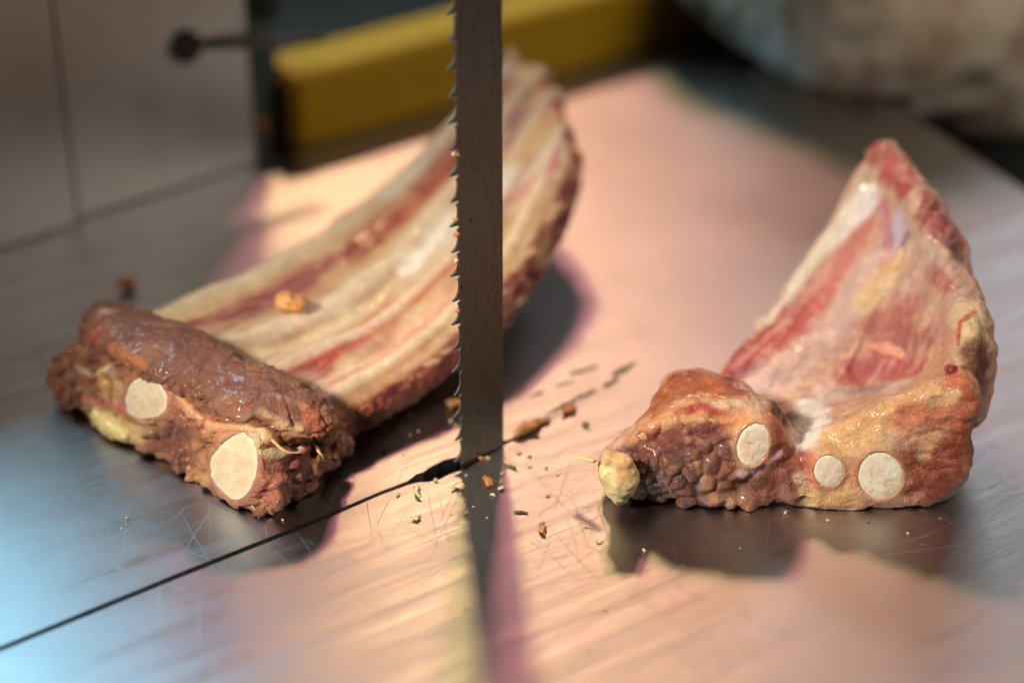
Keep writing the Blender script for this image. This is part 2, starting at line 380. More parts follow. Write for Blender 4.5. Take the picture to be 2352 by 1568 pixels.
# round bolt hole with a bright rim, the shade inside it a near-black disc on the panel
nrm = np.array([cdir[1], -cdir[0]])
def on_panel(px, py):
    v = ray(px, py); n3 = np.array([nrm[0], nrm[1], 0]); q = np.array([c0[0], c0[1], 0])
    return CAM + v*((q-CAM)@n3)/(v@n3)
def disc(name, px, py, r, depth, mat, parent, seg=28, lift=.0008):
    c = on_panel(px, py); bm = bmesh.new()
    z = Vector((nrm[0], nrm[1], 0)); M = Matrix.Translation(Vector(c)+z*lift) @ z.to_track_quat('Z', 'Y').to_matrix().to_4x4()
    bmesh.ops.create_cone(bm, cap_ends=True, segments=seg, radius1=r, radius2=r, depth=depth, matrix=M)
    return bm_obj(name, bm, mat, parent)
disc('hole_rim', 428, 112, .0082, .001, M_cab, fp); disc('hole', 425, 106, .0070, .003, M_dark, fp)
g0 = on_panel(612, -80); 
bm = bmesh.new(); q = on_panel(612, 42); box_mesh(bm, (-.004, -.003, 0), (.005, .003, .3), Matrix.Translation(q) @ Matrix.Rotation(math.atan2(cdir[1], cdir[0]), 4, 'Z')); bm_obj('gap_shade', bm, M_dark, cab)  # near-black box: the gap's shade put into colour

guide = empty('guide_bar', 'yellow painted guide bar lying across the back of the table', 'guide bar')
b0 = P(692, 335, .002); b1 = P(1700, 45, .002); bd = (b1-b0)[:2]; bl_ = np.linalg.norm(bd)+.15; ba = math.atan2(bd[1], bd[0])
GM = Matrix.Translation((b0[0], b0[1], 0)) @ Matrix.Rotation(ba, 4, 'Z')
def guide_part(name, lo, hi, mat=M_yellow, bev=.0015):
    bm = bmesh.new(); box_mesh(bm, lo, hi, GM); return bm_obj(name, bm, mat, guide, bev)
guide_part('front_face', (0, 0, .0002), (bl_, .004, .0325))
guide_part('top_plate', (.0005, .0045, .0290), (bl_, .036, .0330))
guide_part('end_plate', (-.003, .0002, .0002), (0, .0355, .0322))
bm = bmesh.new(); ra = Vector(on_panel(448, 103)); rb = Vector(on_panel(712, 76))+Vector((nrm[0], nrm[1], 0))*.01
d = rb-ra; bmesh.ops.create_cone(bm, cap_ends=True, segments=16, radius1=.0021, radius2=.0021, depth=d.length, matrix=Matrix.Translation((ra+rb)/2) @ d.to_track_quat('Z', 'Y').to_matrix().to_4x4())
bm_obj('guide_rod', bm, M_rod, guide, smooth=True)

# ------------------------------------------------------------------ meat tools
class Skin:
    """a meat surface being sculpted and coloured: V (mm), Q quads, C linear colours"""
    def __init__(s, V, Q, base):
        s.V = V; s.Q = Q; s.C = np.tile(np.asarray(base, float), (len(V), 1)); s.refresh()
    def refresh(s):
        s.N = vnormals(s.V, s.Q); s.bvh = BVHTree.FromPolygons([tuple(v) for v in s.V], [tuple(map(int, q)) for q in s.Q])
    def hit(s, px, py):
        r = s.bvh.ray_cast(Vector(CAM*1000), Vector(ray(px, py)).normalized()); return None if r[0] is None else np.array(r[0])
    def line(s, pts):
        out = []
        for a, b in zip(pts[:-1], pts[1:]):
            n = max(2, int(math.hypot(b[0]-a[0], b[1]-a[1])/max(2.0, min(14.0, 3.4*min(a[2], b[2])))))
            for k in range(n):
                t = k/n; h = s.hit(a[0]+(b[0]-a[0])*t, a[1]+(b[1]-a[1])*t)
                if h is not None: out.append((*h, a[2]+(b[2]-a[2])*t))
        h = s.hit(*pts[-1][:2])
        if h is not None: out.append((*h, pts[-1][2]))
        return np.array(out)
    def near(s, pts):
        """(distance/radius) of every vertex to a surface path; pts are (px, py, radius mm)"""
        L = s.line(pts) if len(pts) > 1 else np.array([(*h, pts[0][2]) for h in [s.hit(*pts[0][:2])] if h is not None])
        best = np.full(len(s.V), 9.0)
        if len(L) == 0: return best
        R = L[:, 3].max()*2.2; m = np.where(((s.V > L[:, :3].min(0)-R) & (s.V < L[:, :3].max(0)+R)).all(1))[0]
        if len(m) == 0: return best
        v = s.V[m]; b = np.full(len(m), 9.0)
        for p in L: b = np.minimum(b, np.sqrt(((v-p[:3])**2).sum(1))/p[3])
        best[m] = b; return best
    def mask(s, pts, soft=.5, wob=.35, scale=4.0, seed=0):
        d = s.near(pts); m = d < 3; d2 = d.copy()
        if m.any(): d2[m] = d[m] + wob*fbm(s.V[m], scale, 3, seed)
        return 1-sstep(1-soft, 1+soft*.6, d2)
    def paint(s, pts, c, a=1.0, soft=.5, wob=.45, scale=4.0, seed=None):
        seed = random.randint(0, 9999) if seed is None else seed
        m = (s.mask(pts, soft, wob, scale, seed)*a)[:, None]; s.C = s.C*(1-m)+np.asarray(c)*m
    def push(s, pts, h, soft=.8, wob=.2, scale=4.0):
        m = s.mask(pts, soft, wob, scale, random.randint(0, 9999)); s.V = s.V + s.N*(m*h)[:, None]
    def blend(s, m, c): m = np.clip(m, 0, 1)[:, None]; s.C = s.C*(1-m)+np.asarray(c)*m
    def disp(s, d): s.V = s.V + s.N*np.asarray(d)[:, None]
    def seat(s, outline, n, lift=0.0):
        """press the flesh flat where a sawn bone end sits; returns the point the bone plane passes through"""
        n = np.asarray(n, float); n = n/np.linalg.norm(n); c2 = np.mean(np.array(outline), 0)
        hs = [s.hit(*(c2+(np.array(p)-c2)*f)) for p in outline for f in (.3, .6, .9)]; hs = np.array([q for q in hs if q is not None])
        h = hs[np.argsort(((hs-hs.mean(0))**2).sum(1))[0]]; h = h+n*(np.percentile((hs-h)@n, 60)+lift)
        ring = []
        for p in outline:
            v = ray(*p); ring.append((CAM+v*(((h/1000-CAM)@n)/(v@n)))*1000)
        ring = np.array(ring); c = ring.mean(0); e1 = ring[0]-c; e1 /= np.linalg.norm(e1); e2 = np.cross(n, e1)
        ra = np.arctan2((ring-c)@e2, (ring-c)@e1); rr = np.linalg.norm(ring-c, axis=1); o = np.argsort(ra)
        d = s.V-c; al = d@n; a = np.arctan2(d@e2, d@e1); rad = np.interp(a, np.concatenate([ra[o]-2*math.pi, ra[o], ra[o]+2*math.pi]), np.tile(rr[o], 3))
        q = np.sqrt((d@e1)**2+(d@e2)**2)/rad; near = np.abs(al) < 9
        w_ = np.where(near, 1-sstep(1.0, 1.55, q), 0); tgt = np.where(q < .93, -1.4, .4*np.exp(-((q-1.08)/.12)**2))
        s.V = s.V+n*((tgt-al)*w_)[:, None]
        cw = (.35*w_*(q > .9))[:, None]; s.C = s.C*(1-cw)+srgb(216, 164, 122)*cw
        return h
    def streaks(s, p, scale, seed, amt=.35, c=(0.74, 0.60, 0.42), where=None):
        """fine fibres along a direction, and a little mottling"""
        w_ = 1.0 if where is None else where
        n = fbm(p, scale, 3, seed, .65); s.blend(amt*sstep(.05, .55, n)*w_, c); s.C = s.C*(1-.45*amt*(sstep(.05, .55, -n)*w_))[:, None]
        s.C = s.C*(1+.16*fbm(s.V, 2.2, 3, seed+5, .7))[:, None]
    def ridged(s, scale, amp, seed, where=1.0):
        n = 1-np.abs(fbm(s.V, scale, 4, seed, .55))*2.2; s.disp(amp*(n-.5)*where)
    def floor_clip(s): s.V[:, 2] = np.maximum(s.V[:, 2], .15)

FAT = srgb(214, 178, 132); FATP = srgb(226, 198, 158); FATO = srgb(222, 160, 104); CREAM = srgb(220, 197, 158); WHITE = srgb(240, 232, 214); YEL = srgb(232, 205, 140)
MUS = srgb(140, 82, 62); MUSD = srgb(98, 52, 42); MUSR = srgb(158, 62, 52); RED = srgb(180, 72, 66); REDD = srgb(142, 52, 58); PINK = srgb(216, 132, 120); ORG = srgb(198, 106, 66); TAN = srgb(190, 144, 110); PURP = srgb(138, 80, 88); BLOOD = srgb(120, 22, 26)

def catmull(p, t):
    p = np.asarray(p, float); n = len(p)-1; x = np.clip(np.asarray(t)*n, 0, n-1e-6); i = x.astype(int); f = (x-i)[..., None]
    g = lambda k: p[np.clip(i+k, 0, n)]
    a = 2*p[0]-p[1]; b = 2*p[-1]-p[-2]
    p0 = np.where((i == 0)[..., None], a, g(-1)); p3 = np.where((i == n-1)[..., None], b, g(2)); p1 = g(0); p2 = g(1)
    return .5*(2*p1+(p2-p0)*f+(2*p0-5*p1+4*p2-p3)*f*f+(3*p1-p0-3*p2+p3)*f**3)
def sheet(rows, U, Vv):
    """smooth surface through rows of control points (mm) at parameters U, V (same shape)"""
    R = np.stack([catmull(r, Vv) for r in rows], 0)          # rows, n, 3
    n = len(rows)-1; x = np.clip(U*n, 0, n-1e-6); i = x.astype(int); f = (x-i)[:, None]; k = np.arange(len(U))
    g = lambda j: R[np.clip(j, 0, n), k]
    p1, p2 = g(i), g(i+1); p0 = np.where((i == 0)[:, None], 2*g(i)-g(i+1), g(i-1)); p3 = np.where((i == n-1)[:, None], 2*g(i+1)-g(i), g(i+2))
    return .5*(2*p1+(p2-p0)*f+(2*p0-5*p1+4*p2-p3)*f*f+(3*p1-p0-3*p2+p3)*f**3)
def slab(rows, thick, nu, nw):
    """closed curved slab hanging below a sheet -> V, Q, U, Vp, top (+1 top .. -1 underside)"""
    rows = [[MM(*c) for c in r] for r in rows]
    u = np.linspace(0, 1, nu); phi = np.linspace(0, 2*math.pi, nw, endpoint=False)
    sp = lambda x, e: np.sign(x)*np.abs(x)**e
    vv = .5-.5*sp(np.cos(phi), .75); tt = sp(np.sin(phi), .55)
    U, VV = [a.ravel() for a in np.meshgrid(u, vv, indexing='ij')]; T = np.tile(tt, nu)
    e = 1e-3; S = sheet(rows, U, VV); du = sheet(rows, np.clip(U+e, 0, 1), VV)-sheet(rows, np.clip(U-e, 0, 1), VV); dv = sheet(rows, U, np.clip(VV+e, 0, 1))-sheet(rows, U, np.clip(VV-e, 0, 1))
    N = np.cross(dv, du); N /= np.linalg.norm(N, axis=1, keepdims=True); N[N[:, 2] < 0] *= -1
    th = thick(U, VV); endr = np.sqrt(np.clip(1-(np.abs(U-.5)*2)**40, 0, 1)); 
    Vx = S + N*((-.5*th)+(.5*th*T*np.maximum(endr, .05)))[:, None]
    i = np.arange(nu-1)[:, None]*nw; j = np.arange(nw)[None, :]; jn = (j+1) % nw
    Q = np.stack([i+j, i+jn, i+nw+jn, i+nw+j], -1).reshape(-1, 4)
    k = np.arange(nw//2-1); caps = []
    for base, rev in ((0, 1), ((nu-1)*nw, 0)):
        c = np.stack([base+k, base+k+1, base+nw-2-k, base+nw-1-k], 1); caps.append(c[:, ::-1] if rev else c)
    Q = np.concatenate([Q]+caps)
    # outward orientation
    n0 = vnormals(Vx, Q)
    if ((n0*N).sum(1)*T).mean() < 0: Q = Q[:, ::-1].copy()
    return Vx, Q, U, VV, T
def flat_bone(name, body, outline, parent, normal, depth=3.0, proud=-.15, ring=.82, face=WHITE, rim=CREAM, spots=True, dome=0.55, seed=0):
    """sawn bone end: an outline of sight lines laid on the cut plane, with a rounded edge and a short shaft behind"""
    h = np.asarray(body, float); n = np.asarray(normal, float); n /= np.linalg.norm(n)
    ring3 = []
    for p in outline:
        v = ray(*p); t = ((h/1000-CAM)@n)/(v@n); ring3.append((CAM+v*t)*1000)
    m = len(outline); K = 96; pts = catmull(np.array(ring3+ring3[:3]), np.linspace(1/(m+2), (m+1)/(m+2), K, endpoint=False))
    c = pts.mean(0); V = []; F = []
    pts = c+(pts-c)*(1+.07*fbm(pts, 3.0, 3, seed+77))[:, None]
    prof = [(1.02, -depth), (1.02, -.6), (1.0, -.22), (.97, -.04), (.94, .04)] + [(r, dome*(1-r*r)) for r in np.linspace(.90, .04, 26)]
    for r, o in prof: V += list(c+(pts-c)*r+n*(o+proud))
    for a in range(len(prof)-1):
        for b in range(K): F.append([a*K+b, a*K+(b+1) % K, (a+1)*K+(b+1) % K, (a+1)*K+b])
    V = np.array(V); F.append([(len(prof)-1)*K+b for b in range(K)])
    V += n*(fbm(V, 2.5, 3, seed)*.22+fbm(V, .8, 2, seed+2)*.06)[:, None]
    rr = np.repeat([p[0] for p in prof], K); nz = fbm(V, 2.2, 3, seed+5)
    m1 = sstep(ring-.05, ring+.05, rr+nz*.10)[:, None]; C = np.asarray(face)*(1-m1)+np.asarray(rim)*m1
    C = C*(1+.12*fbm(V, 2.5, 3, seed+9))[:, None]; m2 = (.4*sstep(.0, .5, fbm(V, 3.5, 3, seed+19))*(rr < ring))[:, None]; C = C*(1-m2)+srgb(216, 172, 138)*m2
    if spots:
        sN = vnoise(V, (.8, .8, .8), seed+3)+.5*vnoise(V, 4, seed+4); m3 = (.4*sstep(.80, 1.0, sN)*(rr < ring))[:, None]; C = C*(1-m3)+srgb(178, 96, 70)*m3
    m4 = (.45*sstep(.985, 1.02, rr+.02*nz))[:, None]; C = C*(1-m4)+srgb(214, 160, 124)*m4
    # orientation
    return mesh_obj(name, V, F, M_bone, parent, C)
def strand(name, pts, radii, mat, parent, c, ring=8):
    pts = np.array(pts); n = len(pts)*6; t = np.linspace(0, 1, n); c3 = catmull(pts, t); rr = np.interp(t, np.linspace(0, 1, len(radii)), radii)
    V = []; F = []
    for i in range(n):
        d = c3[min(i+1, n-1)]-c3[max(i-1, 0)]; d = d/(np.linalg.norm(d)+1e-9); a = np.cross(d, [0.3, .2, 1]); a /= np.linalg.norm(a); b = np.cross(d, a)
        for k in range(ring): an = 2*math.pi*k/ring; V.append(c3[i]+rr[i]*(math.cos(an)*a+.6*math.sin(an)*b))
    for i in range(n-1):
        for k in range(ring): F.append([i*ring+k, i*ring+(k+1) % ring, (i+1)*ring+(k+1) % ring, (i+1)*ring+k])
    F.append(list(range(ring))[::-1]); F.append([(n-1)*ring+k for k in range(ring)])
    V = np.array(V); V += vnoise(V, 1.5, 4)[:, None]*.15
    C = np.tile(np.asarray(c), (len(V), 1))*(1+.2*fbm(V, 2, 2, 3))[:, None]
    return mesh_obj(name, V, F, mat, parent, C)

# ------------------------------------------------------------------ left rack of ribs
rackL = empty('rib_rack', 'long raw rib rack with a brown muscle flap, lying left behind the blade', 'meat')
rowsL = [
    [(285, 722, 24), (420, 790, 24), (580, 890, 22), (752, 985, 17)],
    [(420, 660, 26), (560, 730, 24), (720, 820, 22), (880, 900, 18)],
    [(600, 588, 28.5), (730, 650, 26), (880, 735, 24), (1000, 808, 22)],
    [(850, 428, 37), (930, 490, 32), (1040, 580, 30), (1165, 640, 32)],
    [(1050, 250, 51), (1085, 310, 45), (1160, 390, 41), (1275, 455, 42)],
    [(1172, 122, 63), (1228, 130, 61), (1272, 205, 57), (1308, 320, 51)]]
V, Q, U, VV, T = slab(rowsL, lambda u, v: 11+v*(5+7*u)+2.5*np.sin(u*3.1), 430, 460)
S = Skin(V, Q, FAT)
top = sstep(-.2, .5, T)
# rib relief and uneven flesh
ribs = sum(np.exp(-((VV+.02*vnoise(V, 30, 5)-c)/w_)**2)*h for c, w_, h in ((.09, .06, 3.0), (.46, .065, 3.2), (.66, .05, 2.6), (.87, .05, 2.2)))
S.disp((ribs-.4)*top + fbm(V, 13, 3, 2)*.9 + fbm(V, (7, 7, 4), 2, 8)*.2)
edge = sstep(.93, 1.0, VV)*1.0 + (T < .0)
S.disp(np.where(VV > .5, 1, .4)*(T < .6)*fbm(V, 3.2, 4, 21)*1.3)
S.disp(sstep(.955, 1, U)*fbm(V, 5, 3, 77)*3.0)
S.refresh()
S.V[:, 2] = np.maximum(S.V[:, 2], .3)
side = np.maximum(1-sstep(-.55, .35, T+.3*fbm(S.V, 4, 3, 3)), sstep(.945, .975, VV+.02*fbm(S.V, (14, 14, 4), 3, 13)))
# long strips of fat, membrane, intercostal meat
def st(pts, c, a=1.0, soft=.5): S.paint(pts, c, a, min(1.0, soft+.25), .7, (9, 9, 5))
n1 = fbm(S.V, (14, 14, 8), 4, 31); S.blend(.45*sstep(-.1, .5, n1), TAN); S.blend(.35*sstep(.0, .6, -n1), CREAM)
st([(300, 712, 3), (600, 588, 4), (850, 430, 4), (950, 350, 3)], ORG, .8, .7)
st([(350, 728, 3.5), (560, 645, 4.5), (760, 545, 4.5), (930, 420, 5), (1045, 320, 6)], CREAM, .85, .6)
st([(950, 330, 5), (1060, 235, 7), (1150, 150, 8)], WHITE, .8, .6)
st([(1000, 270, 2), (1150, 120, 3)], PINK, .8, .6)
st([(430, 745, 2.4), (520, 725, 6), (620, 680, 7.5), (720, 625, 6), (820, 570, 5)], REDD, .9, .4)
st([(560, 715, 3), (700, 650, 4)], PURP, .6, .5)
st([(840, 560, 5), (920, 500, 5), (1000, 420, 6), (1060, 340, 6)], RED, .85, .4)
st([(1040, 390, 5), (1120, 280, 5), (1170, 190, 4)], REDD, .5, .6)
st([(810, 565, 4), (850, 556, 4)], BLOOD, .55, .5)
st([(400, 765, 3), (560, 770, 5), (680, 745, 4), (830, 640, 4.5), (960, 540, 5)], CREAM, .7, .6)
st([(480, 800, 3), (640, 775, 5), (780, 700, 6), (920, 600, 6), (1040, 490, 6)], srgb(158, 112, 88), .75, .6)
st([(560, 835, 5), (700, 790, 4), (830, 720, 5), (960, 625, 7), (1040, 545, 8), (1100, 470, 8)], CREAM, .85, .55)
st([(940, 620, 5), (1000, 560, 6), (1060, 500, 9), (1150, 400, 8)], WHITE, .95, .5); st([(880, 440, 4), (960, 360, 6), (1050, 260, 7)], WHITE, .8, .6)
st([(610, 868, 2.5), (700, 850, 5), (780, 800, 6.5), (860, 745, 6)], RED, .9, .4)
st([(620, 865, 3), (720, 850, 3.5)], REDD, .5, .6)
st([(850, 748, 5.5), (920, 705, 5.5), (980, 655, 5), (1050, 590, 4.5), (1110, 500, 4)], ORG, .85, .45)
st([(680, 892, 5), (780, 865, 5), (900, 790, 6), (1000, 710, 6), (1060, 640, 6)], FATP, .75, .7)
st([(760, 900, 5), (860, 840, 5), (960, 760, 6), (1050, 680, 6)], PINK, .5, .8)
st([(780, 900, 2), (900, 830, 2), (1040, 715, 2)], YEL, .6, .6)
st([(1160, 480, 6), (1220, 400, 8), (1280, 350, 6)], WHITE, .75, .6)
st([(1165, 280, 4), (1200, 215, 4)], PURP, .8, .5)
st([(1170, 470, 2.5), (1260, 380, 3), (1285, 345, 2.5)], PINK, .85, .5)
st([(1175, 250, 3), (1230, 190, 3.5)], PURP, .6, .5)
st([(1165, 330, 4), (1215, 260, 5), (1270, 220, 4)], srgb(170, 130, 135), .7, .6)
S.blend(side, srgb(146, 74, 60))
S.blend(side*sstep(.05, .35, fbm(S.V, (16, 16, 2.2), 4, 44)), FAT)
S.blend(side*sstep(.15, .5, fbm(S.V, (9, 9, 3), 4, 51)), srgb(104, 34, 36)); st([(740, 985, 3), (860, 890, 3), (980, 800, 3)], srgb(206, 140, 96), .7, .7)
end = sstep(.965, .99, U+.012*fbm(S.V, 6, 3, 9)); S.blend(end*.9, ORG); S.blend(end*sstep(0, .4, fbm(S.V, 4, 3, 19)), MUSR)
rb_ = sstep(1.3, 2.4, ribs)*top; gr_ = sstep(.5, .1, ribs)*top*sstep(.14, .2, VV)*sstep(.95, .85, VV); S.blend(.7*rb_*sstep(.1, .4, U+.2*VV), srgb(230, 212, 182)); S.blend(.6*gr_*sstep(-.5, .3, vnoise(S.V, (20, 20, 12), 88)), srgb(140, 54, 54)); pl = np.stack([U*170, VV*95+2*vnoise(S.V, 14, 3), T*8], 1); S.streaks(pl, (26, 1.9, 5), 5, .28, srgb(226, 206, 172)); S.streaks(pl, (40, 5, 8), 15, .15, srgb(176, 120, 92))
S.floor_clip()
slabL = mesh_obj('rib_slab', S.V, S.Q, M_fat, rackL, np.clip(S.C, 0, 1)**1.06); SL = S

# front end: brown lumps of the sawn end, then the muscle flap lying over the ribs
def blob_part(name, build, lo, hi, h, base, mat, parent, detail=None, gamma=1.12):
    F = Field(lo, hi, h); build(F); V, Q = F.mesh(); S = Skin(V, Q, base)
    if detail: detail(S)
    S.floor_clip(); return mesh_obj(name, S.V, S.Q, mat, parent, np.clip(S.C, 0, 1)**gamma), S

def ellipse(cx, cy, a, b, tilt=0, n=12):
    return [(cx+a*math.cos(t)*math.cos(tilt)-b*math.sin(t)*math.sin(tilt), cy+a*math.cos(t)*math.sin(tilt)+b*math.sin(t)*math.cos(tilt)) for t in [2*math.pi*k/n for k in range(n)]]
OUT_SA = [[(300, 880), (330, 863), (362, 875), (386, 905), (384, 938), (355, 958), (315, 960), (292, 945), (288, 910)], [(500, 1030), (530, 1003), (558, 990), (585, 1012), (594, 1060), (584, 1105), (564, 1140), (538, 1150), (506, 1125), (484, 1090), (482, 1055)]]
OUT_SR = [ellipse(1730, 1020, 36, 52, .35), ellipse(1903, 1080, 34, 37), ellipse(2022, 1091, 52, 55)]
SEAT_SA = []; SEAT_SR = []
NL = np.array([-.62, -.75, .25])                                    # outward normal of the left rack's sawn end
def bl1(F):
    E = lambda px, py, z, r, k=5, a=0.0: F.ell(MM(px, py, z)-NL*5, r, k, a)
    E(132, 885, 11, (11, 12, 9), 4); E(175, 870, 16, (14, 14, 11), 4, .8); E(225, 850, 20, (14, 14, 11), 4); E(295, 865, 22, (15, 14, 12))
    E(330, 930, 16, (17, 14, 13)); E(265, 955, 11, (15, 12, 10), 4); E(400, 960, 19, (17, 15, 13)); E(230, 940, 8, (13, 11, 7), 4)
    E(440, 1035, 14, (18, 15, 13), 4); E(400, 1065, 9, (13, 11, 8), 4); E(520, 1020, 18, (17, 15, 13)); E(330, 1000, 9, (14, 12, 8))
    E(540, 1080, 13, (15, 13, 13), 4); E(600, 1060, 12, (14, 14, 12)); E(680, 1020, 12, (15, 12, 10)); E(570, 1130, 7, (12, 11, 8), 4); E(640, 1085, 7, (11, 10, 7), 4); E(480, 1090, 7, (14, 12, 8), 4)
    F.cut((-71, -37, 1), NL, 4)
def dl1(S):
    V = S.V; d1, d2 = worley(V+4*np.stack([vnoise(V, 9, k) for k in (1, 2, 3)], 1), 8.5, 4); cell = sstep(.0, .45, d2-d1)
    S.disp((cell-.7)*2.4+fbm(V, 4, 4, 6)*1.2); S.N = vnormals(S.V, S.Q); S.ridged((5, 5, 3), .8, 61); S.refresh()
    S.blend(.8*sstep(-.1, .45, fbm(S.V, 7, 4, 2)), MUSD); S.blend(.5*(1-cell), srgb(186, 130, 96))
    S.blend(.5*sstep(.15, .5, fbm(S.V, (5, 5, 2.5), 4, 23)), srgb(196, 142, 102))
    p = S.paint
    p([(240, 850, 3), (265, 895, 5), (255, 925, 3)], FAT, .85, .6); p([(180, 845, 1.2), (215, 865, 1), (250, 840, 1)], FATP, .7, .5)
    p([(190, 915, 1.2), (240, 925, 2), (300, 940, 3)], PINK, .7, .6); p([(330, 850, 4), (385, 880, 3), (395, 930, 3)], srgb(206, 110, 84), .85, .6)
    p([(215, 955, 4), (260, 985, 6), (315, 1000, 4)], YEL, .85, .5); p([(310, 1000, 3), (330, 985, 5)], FAT, .7, .6)
    p([(400, 900, 2), (470, 985, 2), (560, 1000, 3), (620, 1010, 4)], FATP, .85, .6); p([(395, 890, 2), (440, 960, 2), (520, 985, 1.6), (570, 1000, 1.4)], srgb(190, 60, 54), .6, .6)
    p([(480, 985, 4), (540, 1005, 4)], srgb(206, 138, 96), .7, .6); p([(350, 1085, 3), (420, 1105, 4), (470, 1100, 3)], srgb(212, 160, 112), .8, .6)
    p([(430, 1010, 2.5), (470, 1050, 3), (450, 1080, 2)], srgb(198, 148, 106), .6, .7); p([(375, 1010, 5), (420, 1000, 5)], MUSD, .6, .7)
    p([(595, 1040, 3), (620, 1090, 5), (600, 1140, 4)], srgb(190, 116, 98), .7, .7); p([(640, 1060, 4), (680, 1040, 5)], REDD, .6, .7); p([(565, 1150, 2.4), (600, 1125, 2.5)], REDD, .8, .5)
    p([(625, 1020, 2), (660, 1040, 2), (690, 1020, 2)], FATP, .8, .6)
def dl1s(S):
    dl1(S); SEAT_SA.extend(S.seat(o, NL, l) for o, l in zip(OUT_SA, (.6, .6))); S.refresh()
sawnL, SA = blob_part('sawn_end', bl1, (-175, -62, -1), (-35, 45, 46), .55, srgb(156, 102, 70), M_flap, rackL, dl1s)

def bl2(F):
    a = -.70
    E = lambda px, py, z, r, k=5: F.ell(MM(px, py, z), r, k, a)
    E(300, 768, 29, (19, 13, 6.5)); E(385, 808, 30.5, (20, 15, 7.5)); E(465, 852, 29, (16, 14, 6.5))
    E(585, 912, 27.5, (19, 15, 8), 3); E(665, 950, 23.5, (17, 13, 6.5)); E(720, 985, 17, (9, 8, 5.5)); E(248, 742, 27, (9, 9, 7.5), 4)
    F.chain([(*MM(x, y, z), r) for x, y, z, r in [(212, 775, 22, 4.5), (250, 795, 23, 5), (330, 822, 25, 5), (400, 865, 24.5, 5.5), (480, 925, 22, 6.5), (560, 955, 20.5, 6.5), (650, 993, 16, 5.5)]], 2.5)
def dl2(S):
    V = S.V; wv = V+3*np.stack([vnoise(V, 8, k) for k in (1, 2, 3)], 1)
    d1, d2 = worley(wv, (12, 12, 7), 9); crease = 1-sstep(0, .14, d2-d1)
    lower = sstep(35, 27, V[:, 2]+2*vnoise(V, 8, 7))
    S.ridged((11, 11, 4.5), .9, 67, .4+.6*lower); S.disp(fbm(V, 2.4, 3, 55)*.4-crease*(.35+.65*lower)*1.2+fbm(V, 9, 3, 4)*1.2+(.15+lower)*fbm(V, (4, 4, 2.4), 4, 14)*1.2); S.refresh()
    V = S.V; S.blend(.6*sstep(-.2, .4, fbm(V, 9, 4, 12)), srgb(126, 80, 56)); S.blend(.35*sstep(.2, .5, fbm(V, 5, 4, 33)), srgb(158, 108, 76))
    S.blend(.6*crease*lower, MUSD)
    p = S.paint
    p([(300, 735, 5), (380, 770, 7), (470, 835, 5)], srgb(134, 84, 70), .6, .8); p([(540, 875, 4), (640, 905, 6), (710, 945, 5)], srgb(132, 80, 70), .6, .8)
    p([(235, 715, 2.6), (265, 712, 2.4)], srgb(206, 150, 116), .9, .5); p([(225, 745, 3), (210, 790, 4)], srgb(176, 88, 66), .8, .6)
    p([(255, 800, 2.5), (330, 840, 2)], srgb(206, 132, 90), .7, .7); p([(360, 790, 1.2), (395, 815, 1)], FATP, .25, .9); p([(600, 945, 1.5), (660, 980, 2), (690, 985, 2)], FAT, .7, .8)
    p([(700, 930, 2), (740, 985, 4), (720, 1000, 3)], srgb(190, 112, 72), .8, .6); p([(630, 905, 1.2), (665, 915, 1.5), (700, 935, 1.2)], FATP, .25, .9)
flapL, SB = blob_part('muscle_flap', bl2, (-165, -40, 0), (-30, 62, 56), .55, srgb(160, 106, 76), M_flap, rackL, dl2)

flat_bone('rib_bone', SEAT_SA.pop(0), OUT_SA[0], rackL, NL, 4, .12, .84, srgb(222, 200, 164), srgb(230, 212, 180), seed=3)
flat_bone('rib_bone', SEAT_SA.pop(0), OUT_SA[1], rackL, NL, 4, .12, .86, srgb(220, 198, 160), srgb(228, 208, 174), spots=False, seed=8)
def soft_bit(name, path, c, parent, body, mat=None, sink=.35, seed=1):
    """rounded bit of cartilage or fat half sunk in the flesh along a path (px, py, radius mm)"""
    pts = []
    for x, y, r in path:
        h = body.hit(x, y)
        if h is None: h = pts[-1][:3] if pts else MM(x, y, 8)
        pts.append((*(np.array(h)+ray(x, y)*r*sink), r))
    a = np.array(pts); lo = a[:, :3].min(0)-a[:, 3].max()-2; hi = a[:, :3].max(0)+a[:, 3].max()+2
    def bu(F): F.chain(pts, 2.0)
    def de(S):
        S.disp(fbm(S.V, 3.0, 3, seed)*.5); S.C = S.C*(1+.15*fbm(S.V, 4, 3, seed+3))[:, None]; S.blend(.6*sstep(.1, .5, fbm(S.V, 5, 3, seed+8)), srgb(216, 176, 120))
    return blob_part(name, bu, lo, hi, .5, c, mat or M_bone, parent, de)
soft_bit('cartilage', [(224, 950, 2.4), (255, 975, 3.6), (292, 998, 2.8)], srgb(236, 212, 150), rackL, SA, seed=6)
soft_bit('fat_seam', [(410, 905, 1.4), (440, 945, 1.8), (490, 980, 1.8), (560, 985, 1.4)], srgb(206, 156, 112), rackL, SA, M_fat, .75, 9)
soft_bit('fat_seam', [(570, 985, 1.6), (610, 1003, 2.2), (650, 1012, 1.8)], srgb(212, 166, 120), rackL, SA, M_fat, .75, 12)
soft_bit('fat_seam', [(232, 852, 1.2), (252, 885, 2.6), (250, 915, 1.8)], srgb(206, 160, 106), rackL, SA, M_fat, .8, 15)
def anchor(Sk, px, py, off=0.0):
    h = Sk.hit(px, py)
    return (h if h is not None else MM(px, py, 8)) - np.array(ray(px, py))*off
